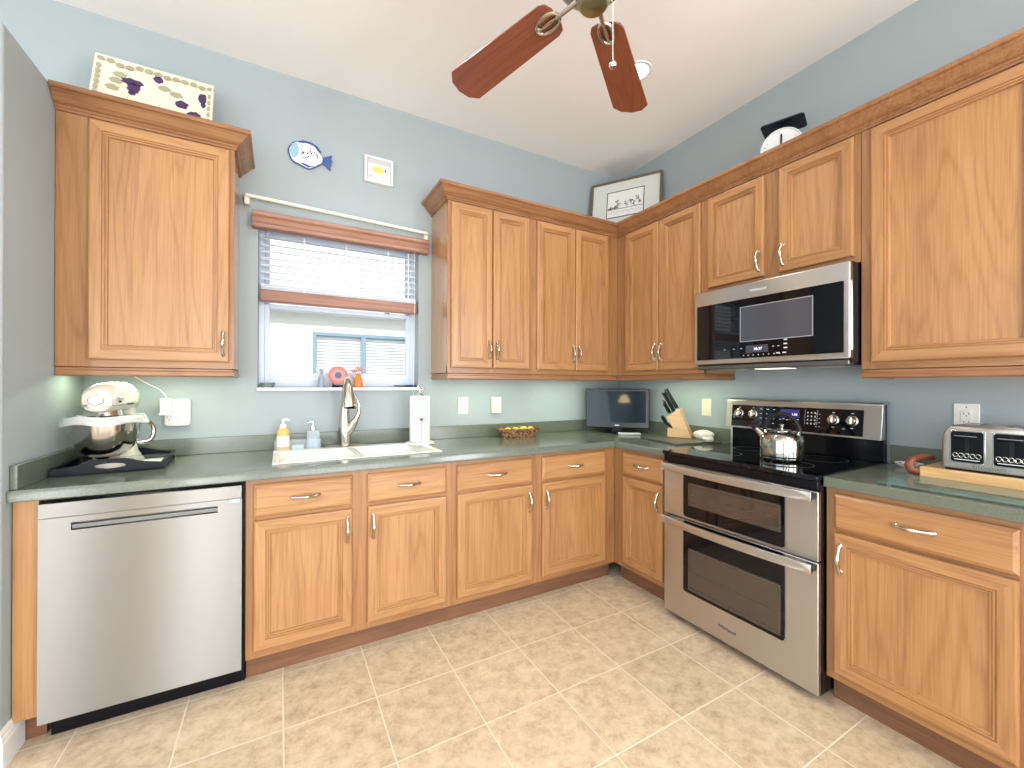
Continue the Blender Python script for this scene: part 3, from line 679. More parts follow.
def blade_poly():
    r0, r1, w0, w1 = .160, .728, .066, .084
    P = [(r0, -.030), (r0 + .012, -w0 + .01), (r0 + .035, -w0)]
    P += [(r1 - .05, -w1), (r1 - .012, -.050), (r1, 0.0), (r1 - .012, .050), (r1 - .05, w1)]
    P += [(r0 + .035, w0), (r0 + .012, w0 - .01), (r0, .030)]
    return P
for k in range(5):
    a = math.radians(36.5 + 72 * k - 1.5)
    R_ = Matrix.Rotation(a, 3, 'Z') @ Matrix.Rotation(math.radians(12), 3, 'X')
    b = MB(); b.prism(blade_poly(), 'xy', -.003, .004); b.build('blade', CHERRY, fan, bevel=.001).matrix_local = (R_.to_4x4())
    b = MB(); b.tube([(.070, 0, -.002), (.10, 0, -.010), (.135, 0, -.012), (.155, 0, -.010)], [.013, .009, .008, .009], 10)
    for sgn in (-1, 1):
        pts = []
        for i in range(17):
            u = i / 16 * 2 * PI; pts.append((.198 - .048 * math.cos(u), sgn * (.0105 + .0) + sgn * .014 * math.sin(u) * 1, -.0085))
        b.tube(pts, .0045, 8)
    # outer loop
    pts = [(.198 - .052 * math.cos(i / 20 * 2 * PI), .030 * math.sin(i / 20 * 2 * PI), -.009) for i in range(21)]
    b.tube(pts, .0058, 8)
    o = b.build('blade_arm', NICKEL, fan, smooth=True); o.matrix_local = R_.to_4x4()
b = MB(); b.tube([(.05, -.02, -.03), (.062, -.028, -.045), (.062, -.028, -.250)], .0014, 6); pc = b.build('pull_chain', WHITE, fan)
b = MB(); b.lathe([(0, .013), (.006, .012), (.013, .004), (.014, -.002), (.010, -.010), (0, -.013)], (.062, -.028, -.261), 20); b.build('chain_ball', CHROME, pc, smooth=True)

# ------------------------------------------------------------------ recessed lights
def can(x, y, label, energy, color):
    t = thing('recessed_light', label, 'ceiling light', (x, y, H))
    b = MB(); b.lathe([(.062, -.001), (.064, -.006), (.080, -.006), (.083, -.001)], (0, 0, 0), 40); b.build('trim_ring', WHITE, t, smooth=True)
    b = MB(); b.lathe([(0, -.003), (.062, -.003), (.062, -.001), (0, -.001)], (0, 0, 0), 40); b.build('lens', LED, t)
    light('bulb_light', 'SPOT', (0, 0, -.03), energy, color, .06, parent=t, spot=2.25)
    return t
can(-.80, -.99, 'glowing recessed ceiling light partly behind the near fan blade', CAN_W, (1, .95, .88))
can(-2.15, -.98, 'recessed ceiling light above the sink side, out of frame', CAN_W * 1.5, (1, .96, .90))
can(-.80, -2.9, 'added unseen recessed ceiling light on the range side behind the camera', CAN_W * 2.0, (1, .90, .74))  # unseen can added to warm and brighten the range side
can(-2.75, -3.3, 'added unseen recessed ceiling light on the dishwasher side behind the camera', CAN_W, (1, .95, .88))  # unseen can added to light the room from behind

# under cabinet lights
def ucl(loc, rz, ln, e, label):
    t = thing('under_cabinet_light', label, 'under-cabinet light', loc, rz)
    b = MB(); b.box(-ln / 2, ln / 2, -.025, .025, -.016, -.0005); b.build('housing', WHITE, t, bevel=.002)
    b = MB(); b.box(-ln / 2 + .01, ln / 2 - .01, -.02, .02, -.019, -.016); b.build('lens', UCL, t)
    light('strip_light', 'AREA', (0, 0, -.022), e, (.86, 1.0, .68), ln - .04, .035, parent=t)
ucl((-3.07, -.22, UZ), 0, .50, 1.9, 'slim light bar under the left wall cabinet above the mixer')
ucl((-1.37, -.22, UZ), 0, .52, 1.6, 'slim light bar under the wall cabinet nearest the window')
ucl((-.68, -.22, UZ), 0, .44, 1.5, 'slim light bar under the corner wall cabinet above the television')
ucl((-.22, -.76, UZ), RZ, .52, 1.8, 'slim light bar under the wall cabinet above the knife block')

# ------------------------------------------------------------------ outlets and switches
def plate(name, label, x, z, w_, h_, kind, m=IVORY, rz=0, cat='outlet', loc=None, dpt=.006):
    t = thing(name, label, cat, loc or (x, 0, z), rz)
    b = MB(); b.box(-w_ / 2, w_ / 2, -dpt, -.0005, -h_ / 2, h_ / 2); b.build('cover_plate', m, t, bevel=.0025)
    y = -dpt
    if kind == 'rocker':
        b = MB(); b.box(-.017, .017, y - .003, y, -.033, .033); b.build('insert', m, t, bevel=.001)
        b = MB(); b.box(-.004, .004, y - .005, y - .003, .004, .010); b.box(-.004, .004, y - .005, y - .003, -.008, -.002); b.build('button', WHITE, t)
    if kind == 'double':
        for x in (-.018, .018):
            b = MB(); b.box(x - .014, x + .014, y - .003, y, -.026, .026); b.build('insert', m, t, bevel=.001)
    if kind == 'outlet':
        b = MB(); b.box(-.017, .017, y - .003, y, -.034, .034); b.build('insert', m, t, bevel=.003)
        b = MB()
        for z in (.018, -.018):
            b.box(-.008, -.006, y - .0034, y - .003, z - .002, z + .006); b.box(.006, .008, y - .0034, y - .003, z - .002, z + .006); b.lathe([(.0022, 0), (.0022, .0004)], (0, y - .003, z - .008), 10, axis='y')
        b.box(-.002, .002, y - .0012, y, .045, .049)
        b.build('slots', INK, t)
    return t
plate('light_switch', 'ivory switch plate on the window wall, nearer the paper towel', -1.44, 1.135, .072, .118, 'rocker', cat='switch')
plate('wall_outlet', 'boxy ivory plate on the window wall above the fruit basket', -1.19, 1.135, .075, .115, 'double', dpt=.028)
plate('wall_outlet', 'ivory outlet on the range wall between knife block and range', 0, 0, .072, .118, 'rocker', rz=RZ, loc=(0, -.853, 1.13))
plate('wall_outlet', 'white outlet on the range wall above the toaster', 0, 0, .078, .124, 'outlet', WPLAST, rz=RZ, loc=(0, -2.09, 1.142))
ot = thing('outlet_adapter', 'white six-socket outlet adapter on the wall behind the stand mixer', 'outlet', (-3.005, 0, 1.135))
b = MB(); b.prism(rr(-.052, .052, -.068, .068, .016), 'xz', -.032, -.0005); b.build('housing', WPLAST, ot, bevel=.005, seg=3)
b = MB()
for i in range(3):
    for j in range(2):
        x = -.032 + i * .030; z = -.028 + j * .046
        b.box(x - .007, x - .005, -.0325, -.032, z, z + .008); b.box(x + .005, x + .007, -.0325, -.032, z, z + .008); b.lathe([(.0025, 0), (.0025, .0005)], (x, -.032, z - .008), 8, axis='y')
b.build('slots', INK, ot)
pg = thing('power_plug', 'white plug-in transformer with a thin cord, plugged into the wall adapter', 'plug', (-3.045, -.033, 1.15))
b = MB(); b.box(-.020, .022, -.050, 0, -.012, .058); b.box(-.024, .026, -.055, 0, -.025, -.012); b.build('plug_body', WPLAST, pg, bevel=.004, seg=3)
b = MB(); b.tube([(0, -.025, .058), (-.002, -.025, .075), (-.03, -.02, .105), (-.09, -.01, .14), (-.13, -.01, .17), (-.15, -.02, .196)], .0022, 8); b.build('cord', WPLAST, pg, smooth=True)

# ------------------------------------------------------------------ tray + stand mixer
TRM = mat('black_lacquer', (.004, .005, .010), rough=.35, spec=.25)
tr = thing('serving_tray', 'black wooden serving tray with cut-out handles under the stand mixer', 'tray', (-3.17, -.235, CT1), math.radians(4))
tw, td, th = .345, .36, .012
b = MB(); b.box(-tw / 2, tw / 2, -td / 2, td / 2, .0005, .008); b.build('base', TRM, tr)
def handle_side(y0, y1):
    # arched side with an oval hole built from quads between outer outline and hole
    b = MB(); n = 40; out = []; hole = []
    for i in range(n):
        a = 2 * PI * i / n; hx_, hz_ = .048 * math.cos(a), .030 + .011 * math.sin(a); hole.append((hx_, hz_))
        # ray to outline
        dx, dz = math.cos(a) * .6, math.sin(a) * .35
        sc_ = 1e9
        if abs(dx) > 1e-6: sc_ = min(sc_, (tw / 2) / abs(dx))
        for lim in ((.0, .030) if dz < 0 else (.0, .030)):
            pass
        if dz < -1e-6: sc_ = min(sc_, .030 / -dz)
        if dz > 1e-6:
            # top: arch height
            s_ = 0
            while True:
                x = dx * s_; z = .030 + dz * s_; top = .036 + .022 * math.exp(-(abs(x) / .085) ** 4)
                if z >= top or s_ > sc_: break
                s_ += .002
            sc_ = min(sc_, s_)
        out.append((dx * sc_, .030 + dz * sc_))
    L_ = [[(p[0], y0, p[1]) for p in hole], [(p[0], y0, p[1]) for p in out], [(p[0], y1, p[1]) for p in out], [(p[0], y1, p[1]) for p in hole], [(p[0], y0, p[1]) for p in hole]]
    loft(b, L_); return b
handle_side(-td / 2, -td / 2 + th).build('handle_side', TRM, tr)
handle_side(td / 2 - th, td / 2).build('handle_side', TRM, tr)
for x in (-tw / 2, tw / 2 - th): b = MB(); b.box(x, x + th, -td / 2 + th, td / 2 - th, .0, .036); b.build('long_side', TRM, tr, bevel=.002)
b = MB(); b.box(.02, .155, -.14, .10, .0085, .011); tag(b.build('folded_cloth', mat('white_cloth', srgb(225, 230, 228), rough=.9), tr), None, None) if False else b.build('liner', mat('white_cloth', srgb(225, 230, 228), rough=.9), tr)

MXW = mat('cream_enamel', srgb(212, 206, 194), rough=.2, coat=.5)
mx = thing('stand_mixer', 'cream stand mixer with stainless bowl standing on the black tray', 'mixer', (-3.190, -.245, CT1 + .0085), math.radians(86))
# local: long axis along x: head front at -x (left in view), column at +x; width y. viewed from -y.
def sup(cx, cz, hx_, hy, hz_, n=24):  # rounded oval section in yz
    return [(cx, hy * math.copysign(abs(math.cos(2 * PI * i / n)) ** .8, math.cos(2 * PI * i / n)), cz + hz_ * math.copysign(abs(math.sin(2 * PI * i / n)) ** .8, math.sin(2 * PI * i / n))) for i in range(n)]
b = MB(); loft(b, [[(p[0], p[1], z) for p in rr(-.125 + s_, .125 - s_, -.085 + s_ * .6, .085 - s_ * .6, .06)] for s_, z in ((0, .0), (0, .014), (.008, .026), (.03, .032))], True, True)
b.build('base', MXW, mx, smooth=True)
b = MB(); loft(b, [[(p[0] + dx_, p[1], z) for p in rr(-.045 + s_, .045 - s_, -.045 + s_ * .8, .045 - s_ * .8, .03)] for s_, z, dx_ in ((-.02, .02, .085), (-.005, .05, .09), (.003, .10, .096), (.006, .17, .098), (.0, .22, .092), (.0, .258, .085))], True, True)
b.build('column', MXW, mx, smooth=True)
b = MB()
secs = [(-.165, .288, .026, .026), (-.160, .288, .046, .044), (-.140, .291, .056, .056), (-.09, .297, .062, .064), (-.02, .300, .064, .068), (.05, .300, .063, .067), (.10, .294, .058, .06), (.130, .286, .046, .046), (.143, .282, .022, .022)]
loft(b, [sup(x, z, 0, hy, hz_) for x, z, hy, hz_ in secs], True, True); hd = b.build('motor_head', MXW, mx, smooth=True)
b = MB(); loft(b, [sup(x, z - .0, 0, hy + .0012, .0085) for x, z, hy, hz_ in [(q[0] * 1.005, .268, q[2], q[3]) for q in secs]], True, True); b.build('trim_band', mat('silver_band', srgb(185, 185, 180), rough=.3, metal=.8), hd)
b = MB(); b.lathe([(.048, 0), (.056, .014), (.052, .036)], (-.085, 0, .210), 28); b.build('planetary_hub', CHROME, mx, smooth=True)
b = MB(); b.tube([(-.085, 0, .20), (-.085, 0, .13)], .008, 10); b.build('beater_shaft', CHROME, mx, smooth=True)
b = MB(); b.lathe([(.012, 0), (.014, .008), (.010, .016), (.0, .018)], (-.130, -.055, .292), 20, axis='y', sx=1.4); b.build('speed_knob', CHROME, hd, smooth=True)
b = MB(); b.lathe([(.026, 0), (.026, -.006), (.022, -.010), (0, -.011)], (-.163, .0, .290), 24, axis='x', sy=.8); b.build('hub_cap', mat('emblem_silver', srgb(215, 214, 206), rough=.25, metal=.6), hd, smooth=True)
text('brand_lettering', 'KITCHENAID', .012, STEELD, hd, (-.03, -.0658, .270), UPR)
b = MB(); b.lathe([(0, .0), (.04, 0), (.045, .010), (.062, .018), (.088, .045), (.104, .085), (.110, .125), (.113, .160), (.116, .162), (.113, .164), (.110, .160), (.106, .12), (.100, .086), (.084, .048), (.04, .014), (0, .012)], (-.075, 0, .042), 44)
bowl = b.build('bowl', POL, mx, smooth=True)
b = MB(); pts = [(.0, -.112, .172), (.022, -.135, .172), (.033, -.150, .155), (.034, -.152, .12), (.028, -.142, .085), (.012, -.116, .080), (.0, -.094, .085)]
b.tube([(p[0] - .03, p[1] + .012, p[2] + .016) for p in pts], .0085, 10, flat=[1.3] * 7); b.build('bowl_handle', POL, bowl, sub=1)
CLR = mat('clear_plastic', (.92, .95, .93), rough=.15, alpha=.35)
b = MB(); 
def shield(u, v):
    a = math.radians(-250 + 320 * u); r = .112 + v * .028; wob = .006 * math.sin(a * 5)
    return (-.075 + r * math.cos(a), r * math.sin(a) * .98, .212 + .016 * math.sin(v * PI) - .022 * v * v + wob * v)
b.grid(shield, 48, 6); b.build('pouring_shield', CLR, mx, smooth=True, solid=.0015)
# spare beater lying in the tray
bt = thing('beater_attachment', 'grey flat beater lying in the black tray behind the mixer base', 'beater', (-3.075, -.12, CT1 + .0125), math.radians(-15))
b = MB(); pts = [(-.05 * math.cos(i / 16 * 2 * PI) * (1), .035 * math.sin(i / 16 * 2 * PI), .008) for i in range(17)]; b.tube(pts, .005, 8); b.tube([(-.05, 0, .008), (.05, 0, .008)], .004, 8); b.build('paddle', mat('grey_coating', srgb(70, 74, 78), rough=.35), bt, smooth=True)
b = MB(); b.tube([(.05, 0, .008), (.085, 0, .008)], .008, 10); b.build('shaft', CHROME, bt, smooth=True)

# ------------------------------------------------------------------ faucet
fc = thing('kitchen_faucet', 'brushed nickel pull-out faucet with side lever behind the white sink', 'faucet', (-2.215, -.085, CT1))
b = MB(); loft(b, [[(p[0], p[1], z) for p in rr(-.125 + s_, .125 - s_, -.030 + s_ * .6, .030 - s_ * .6, .028 - s_ * .5)] for s_, z in ((0, .0005), (0, .006), (.01, .012), (.05, .018))], True, True); b.build('deck_plate', NICKEL, fc, smooth=True)
b = MB(); b.tube([(0, 0, .01), (0, 0, .05), (-.004, 0, .10), (-.004, 0, .16), (-.002, -.002, .23), (0, -.012, .30), (0, -.035, .355), (0, -.07, .385), (0, -.10, .388)], [.028, .030, .034, .030, .025, .022, .020, .019, .018], 20); b.build('body', NICKEL, fc, smooth=True)
b = MB(); b.tube([(0, -.085, .392), (-.002, -.115, .384), (-.004, -.140, .352), (-.002, -.158, .30), (.002, -.168, .240)], [.018, .021, .024, .029, .034], 20, flat=[.9] * 5); sh = b.build('spray_head', NICKEL, fc, smooth=True)
b = MB(); b.lathe([(.032, 0), (.033, .006), (0, .007)], (.003, -.169, .232), 20); b.build('nozzle', BLACK, sh)
b = MB(); b.tube([(.006, -.006, .075), (.03, -.022, .11), (.052, -.034, .16)], [.022, .023, .018], 16); lv = b.build('valve_arm', NICKEL, fc, smooth=True)
b = MB(); b.tube([(.05, -.033, .155), (.070, -.036, .20), (.072, -.036, .245), (.058, -.036, .285), (.050, -.036, .30)], [.017, .011, .009, .008, .005], 14); b.build('lever', NICKEL, lv, smooth=True)

# ------------------------------------------------------------------ soaps + caddy
cdd = thing('sink_caddy', 'clear acrylic sink caddy holding two soap dispensers behind the sink', 'caddy', (-2.462, -.075, CT1))
ACR = mat('clear_acrylic', (.75, .82, .85), rough=.05, alpha=.16)
b = MB(); b.box(-.115, .115, -.038, .038, .0005, .004); b.box(-.115, .115, -.038, -.035, .004, .058); b.box(-.115, .115, .035, .038, .004, .058); b.box(-.115, -.112, -.035, .035, .004, .058); b.box(.112, .115, -.035, .035, .004, .058); b.box(-.036, -.034, -.035, .035, .004, .05); b.box(.034, .036, -.035, .035, .004, .05)
b.build('tray', ACR, cdd)
def pump(t, z, m, s=1):
    b = MB(); b.lathe([(.016, 0), (.017, .012), (.014, .020), (.006, .022), (.005, .040), (.009, .042), (.009, .048), (0, .050)], (0, 0, z), 18); p = b.build('pump', m, t, smooth=True)
    b = MB(); b.tube([(0, 0, z + .045), (s * .020, -.004, z + .046), (s * .032, -.006, z + .040)], [.006, .005, .003], 10); b.build('spout', m, p, smooth=True)
s1 = thing('soap_dispenser', 'amber liquid soap bottle with a white pump, left one in the caddy', 'soap dispenser', (-2.535, -.075, CT1 + .0045))
b = MB(); b.lathe([(0, 0), (.030, 0), (.033, .004), (.033, .06), (.031, .095), (.024, .115), (.013, .122)], (0, 0, 0), 28, sy=.8); b.build('bottle', mat('amber_soap', srgb(226, 190, 110), rough=.1, alpha=.85), s1, smooth=True)
b = MB(); b.lathe([(.0337, .02), (.0337, .075)], (0, 0, 0), 28, sy=.8); b.f = b.f[:-2]; b.m = b.m[:-2]
b2 = MB(); b2.grid(lambda u, v: (.034 * math.cos(-PI / 2 + (u - .5) * 2.2), .034 * .8 * math.sin(-PI / 2 + (u - .5) * 2.2) - .0005, .018 + v * .06), 16, 2); b2.build('label', mat('cream_label', srgb(238, 222, 205), rough=.5), s1, smooth=True)
pump(s1, .120, WPLAST)
s2 = thing('soap_dispenser', 'clear glass bottle of blue soap with a chrome pump, right one in the caddy', 'soap dispenser', (-2.385, -.075, CT1 + .0045))
b = MB(); b.prism(rr(-.034, .034, -.026, .026, .008), 'xy', 0, .100); b.build('bottle', mat('pale_glass', (.60, .68, .72), rough=.08, alpha=.35), s2, bevel=.004)
b = MB(); b.prism(rr(-.024, .024, -.02, .02, .006), 'xy', .004, .060); b.build('liquid', mat('blue_soap', srgb(160, 205, 230), rough=.2), s2)
pump(s2, .102, CHROME, -1)
sp = thing('sponge', 'small pale blue sponge in the middle of the clear caddy', 'sponge', (-2.462, -.075, CT1 + .0045))
b = MB(); b.box(-.030, .030, -.02, .02, 0, .022); b.build('sponge_pad', mat('pale_sponge', srgb(190, 212, 222), rough=.9, bump=.6, bscale=200), sp, bevel=.006, seg=3)

# ------------------------------------------------------------------ paper towel holder
pt_ = thing('paper_towel_holder', 'white paper towel roll on a round white standing holder beside the sink', 'paper towel holder', (-1.795, -.17, CT1 + .0005))
b = MB(); b.lathe([(0, 0), (.085, 0), (.090, .004), (.088, .010), (.080, .014), (0, .016)], (0, 0, 0), 40); b.build('base', WPLAST, pt_, smooth=True)
b = MB(); b.lathe([(.018, .018), (.060, .018), (.061, .020), (.061, .292), (.058, .295), (.018, .295)], (0, 0, 0), 40); rl = b.build('paper_roll', PAPER, pt_, smooth=True)
b = MB(); b.lathe([(.008, 0), (.011, .002), (.009, .004), (0, .005)], (-.008, -.0605, .155), 14, axis='y'); b.tube([(-.008, -.0615, .15), (-.010, -.062, .02)], .0015, 6); b.build('tension_bead', mat('red_bead', srgb(170, 50, 40), rough=.4), pt_, smooth=True)
b = MB(); b.tube([(0, 0, .016), (0, 0, .325)], .007, 10); b.lathe([(.02, 0), (.016, .008), (.008, .012), (.012, .022), (.015, .032), (.010, .045), (.004, .050), (0, .052)], (0, 0, .298), 20)
b.tube([(.005, 0, .335), (.018, 0, .348), (.028, 0, .340)], [.006, .004, .002], 8); b.tube([(-.004, 0, .34), (-.012, 0, .356), (-.006, 0, .368)], [.006, .004, .002], 8); b.build('finial', CHROME, pt_, smooth=True)

# ------------------------------------------------------------------ window sill pieces
ZS = WZ0
fg = thing('figurine', 'small grey standing figurine at the left of the window sill group', 'figurine', (-2.335, .022, ZS))
FGM = mat('grey_ceramic', srgb(150, 160, 172), rough=.5)
b = MB(); b.lathe([(0, 0), (.020, 0), (.021, .012), (.016, .018), (.017, .05), (.012, .07), (.006, .078), (.009, .086), (.012, .097), (.009, .108), (0, .112)], (0, 0, 0), 18, sy=.8); b.build('body', FGM, fg, smooth=True)
pl = thing('decorative_plate', 'small round pink and blue plate on a black easel on the window sill', 'plate', (-2.243, .020, ZS + .018))
RX = Matrix.Rotation(math.radians(-12), 3, 'X')
def disc(name, r0, r1, m, off, parent, c=(0, 0, .054)):
    b = MB(); pr = [(r0, off + .001), (r1, off + .001), (r1, off + .003), (r0, off + .003)] if r0 > 0 else [(0, off), (r1, off), (r1, off + .003), (0, off + .003)]
    b.lathe(pr, c, 36, axis='y', rot=RX); return b.build(name, m, parent, smooth=True)
disc('rim', 0, .056, mat('pink_glaze', srgb(190, 112, 112), rough=.25), 0, pl); disc('ring', 0, .040, mat('rose_glaze', srgb(196, 140, 128), rough=.25), .0015, pl); disc('center', 0, .019, mat('blue_glaze', srgb(80, 95, 140), rough=.25), .003, pl)
es = thing('plate_easel', 'tiny black easel holding the pink plate on the sill', 'easel', (-2.243, .020, ZS))
b = MB()
for x in (-.030, .030): b.tube([(x, .025, .001), (x, -.014, .014), (x, -.016, .026)], .0035, 8); b.tube([(x, -.014, .016), (x, -.012, .001)], .003, 8)
b.tube([(-.03, -.004, .012), (.03, -.004, .012)], .003, 8); b.tube([(0, .025, .002), (0, -.012, .002)], .003, 8); b.tube([(-.030, .02, .005), (.030, .02, .005)], .003, 8); b.build('stand', INK, es, smooth=True)
vs_ = thing('bud_vase', 'small orange glass vase holding dried pink flowers on the window sill', 'vase', (-2.128, .022, ZS))
b = MB(); b.lathe([(0, 0), (.026, 0), (.028, .01), (.026, .04), (.020, .062), (.013, .076), (.015, .084), (.010, .084), (.0, .03)], (0, 0, 0), 24); b.build('vase_body', mat('orange_glass', srgb(240, 130, 50), rough=.15, alpha=.9), vs_, smooth=True)
b = MB(); random.seed(5)
FL = mat('dusty_pink_petals', srgb(205, 150, 150), rough=.8)
for i in range(9):
    a = i * 2.4; dx, dz = .026 * math.cos(a), .012 * math.sin(a * 1.7)
    b.lathe([(0, 0), (.010, .006), (.011, .012), (.006, .018), (0, .019)], (dx - .006, .008 * math.sin(a), .098 + dz), 7)
b.tube([(0, 0, .05), (.002, 0, .165)], .0015, 6); b.build('flowers', FL, vs_)
cl = thing('scissors', 'dark blue handled scissors lying at the right end of the window sill', 'scissors', (-1.815, .005, ZS + .001), math.radians(8))
NV = mat('navy_plastic', srgb(40, 60, 110), rough=.4)
b = MB(); b.tube([(.0, 0, .006), (-.10, .01, .012)], [.006, .002], 8); b.tube([(.0, 0, .010), (-.10, -.005, .006)], [.006, .002], 8); b.build('blade', STEELD, cl)
for sgn in (-1, 1):
    b = MB(); b.tube([(.025 + .022 * math.cos(i / 16 * 2 * PI), sgn * .010 + .012 * math.sin(i / 16 * 2 * PI), .008 + .003 * sgn) for i in range(17)], .004, 8); b.build('handle', NV, cl, smooth=True)
gb = thing('glass_dish', 'small grey glass dish at the left end of the window sill', 'dish', (-2.612, .02, ZS))
b = MB(); b.lathe([(0, 0), (.025, 0), (.034, .012), (.038, .026), (.035, .026), (.026, .008), (0, .006)], (0, 0, 0), 24); b.build('bowl', mat('smoky_glass', srgb(130, 140, 142), rough=.1, alpha=.8), gb, smooth=True)

# ------------------------------------------------------------------ basket with lemons
bk = thing('fruit_basket', 'oval brown woven basket of yellow fruit on the counter below the wall plates', 'basket', (-1.075, -.145, CT1))
WICK = mat('wicker', srgb(120, 82, 52), rough=.8); nt = WICK.node_tree; bp = nt.nodes['Principled BSDF']
tcw = node(nt, 'ShaderNodeTexCoord'); ck = node(nt, 'ShaderNodeTexNoise'); ck.inputs['Scale'].default_value = 90; nt.links.new(tcw.outputs['Object'], ck.inputs[0])
rp = node(nt, 'ShaderNodeValToRGB'); rp.color_ramp.elements[0].position = .40; rp.color_ramp.elements[1].position = .6; rp.color_ramp.elements[0].color = srgb(70, 42, 28); rp.color_ramp.elements[1].color = srgb(176, 132, 88)
nt.links.new(ck.outputs[0], rp.inputs[0]); nt.links.new(rp.outputs[0], bp.inputs['Base Color'])
b = MB(); b.lathe([(0, .001), (.135, .001), (.160, .048), (.168, .055), (.166, .062), (.156, .056), (.130, .010), (0, .008)], (0, 0, 0), 48, sy=.55); b.build('woven_bowl', WICK, bk, smooth=True)
b = MB()
b.tube([(.165 * math.cos(i / 48 * 2 * PI), .165 * .55 * math.sin(i / 48 * 2 * PI), .060) for i in range(49)], .0055, 8); b.build('rim', WICK, bk, smooth=True)
LEM = mat('lemon_skin', srgb(225, 205, 70), rough=.45, bump=.3, bscale=250)
def lemon(x, y, z, rz_, lab):
    b = MB(); n = 14; pr = [(.0, -.042), (.005, -.040), (.011, -.034), (.021, -.022), (.027, -.008), (.027, .008), (.021, .022), (.011, .034), (.005, .040), (0, .041)]
    b.lathe(pr, (0, 0, 0), 20, rot=Matrix.Rotation(PI / 2, 3, 'Y')); o = b.build('lemon', LEM, smooth=True); o.location = (x, y, z); o.rotation_euler = (0, 0, rz_); tag(o, lab, 'fruit', 'lemons in the basket'); return o
for i, (x, y, z, r_) in enumerate([(-1.165, -.15, .045, .3), (-1.105, -.155, .048, 1.4), (-1.04, -.15, .050, .2), (-.98, -.145, .045, .9)]):
    lemon(x, y, CT1 + z - .003, r_, ['yellow lemon at the far left inside the woven basket', 'second yellow lemon from the left in the woven basket', 'third yellow lemon from the left in the woven basket', 'yellow lemon at the right end of the woven basket'][i])

# ------------------------------------------------------------------ television
tv = thing('television', 'small black flat-screen television standing in the counter corner', 'television', (-.275, -.275, CT1), -PI / 4)
b = MB(); b.lathe([(0, 0), (.125, 0), (.128, .004), (.12, .010), (.03, .014), (0, .014)], (0, 0, 0), 40, sy=.75); b.build('stand', BGLASS, tv, smooth=True)
b = MB(); b.box(-.04, .04, .0, .025, .012, .08); b.build('neck', BPLAST, tv, bevel=.004)
TVT = math.radians(-2)
b = MB(); b.box(-.238, .238, -.018, .022, .035, .338); b.box(-.16, .16, .022, .055, .08, .29); hs = b.build('housing', mat('gloss_black', (.006, .006, .008), rough=.2), tv, bevel=.006, seg=3)
b = MB(); b.box(-.214, .214, -.0195, -.018, .078, .318); b.build('screen', mat('dark_screen', (.010, .018, .028), rough=.05, spec=.35), hs)
hs.rotation_euler = (math.radians(-4), 0, 0)
text('logo', 'LG', .016, PRINT, hs, (0, -.0184, .058), UPR) if False else None
b = MB(); b.box(-.016, .016, -.0188, -.018, .053, .060); b.build('logo', PRINT, hs)
rm = thing('remote_control', 'silver and black remote control lying in front of the television', 'remote control', (-.30, -.43, CT1 + .0005), math.radians(-38))
b = MB(); b.box(-.080, .080, -.020, .020, 0, .016); b.build('body', mat('silver_plastic', srgb(190, 190, 190), rough=.3), rm, bevel=.006, seg=3)
b = MB(); [b.box(-.06 + i * .014, -.052 + i * .014, -.012 + j * .010, -.006 + j * .010, .016, .0172) for i in range(8) for j in range(3)]; b.build('buttons', BPLAST, rm)

# ------------------------------------------------------------------ knife block, board, garlic
kb = thing('knife_block', 'light wood knife block filled with black-handled knives', 'knife block', (-.17, -.775, CT1 + .0135), math.radians(-62))
# local x = lean direction: block leans toward -x
b = MB(); b.prism([(-.085, 0), (.085, 0), (.085, .02), (-.02, .225), (-.105, .165), (-.105, .16), (-.055, .07), (-.085, .07)], 'xz', -.05, .05)
b = MB(); b.prism([(-.075, 0), (.080, 0), (.0, .195), (-.085, .135), (-.038, .062), (-.075, .062)], 'xz', -.048, .048); b.build('block', MAPLE, kb, bevel=.003)
dv = Vector((-.085, 0, .135)) - Vector((0, 0, .195)); dirn = Vector((-.44, 0, .90)).normalized()
nrm_ = Vector((-.55, 0, .83)).normalized(); dirn = Vector((-.50, 0, .866))
k_i = 0
for row, (tt, L_, r_) in enumerate([(.18, .155, .011), (.45, .14, .010), (.74, .10, .008)]):
    cols = (-.026, .004, .030) if row < 2 else (-.034, -.012, .012, .034)
    for yy in cols:
        p0 = Vector((0, yy, .195)) + dv * tt
        kn = thing('kitchen_knife', ['black-handled kitchen knife in the top row of the wooden block', 'black-handled kitchen knife in the middle row of the wooden block', 'small steak knife with steel-capped handle in the lowest row of the block'][row], 'knife', (0, 0, 0), 0, ['top row knives in the block', 'middle row knives in the block', 'steak knives in the block'][row])
        kn.location = kb.matrix_basis @ p0 if False else Matrix.Translation(kb.location) @ Matrix.Rotation(math.radians(-62), 4, 'Z') @ p0
        kn.rotation_euler = (0, 0, math.radians(-62))
        ln_ = L_ * random.uniform(.85, 1.1)
        b = MB(); b.tube([dirn * .012, dirn * (.3 * ln_), dirn * (.7 * ln_), dirn * ln_], [r_, r_ * 1.2, r_ * 1.05, r_ * 1.25], 10, flat=[.6] * 4); b.build('handle', BPLAST, kn, smooth=True)
        b = MB(); b.tube([dirn * -.02, dirn * .013], r_ * .9, 8, flat=[.5, .5]); b.build('bolster', CHROME, kn)
        if row != 1:
            b = MB(); b.tube([dirn * ln_, dirn * (ln_ + .004)], r_ * 1.2, 10, flat=[.6, .6]); b.build('end_cap', CHROME, kn)
sc_ = thing('kitchen_scissors', 'black-handled kitchen scissors stuck in the low front of the knife block', 'scissors', Matrix.Translation(kb.location) @ Matrix.Rotation(math.radians(-62), 4, 'Z') @ Vector((-.055, -.028, .075)), math.radians(-62))
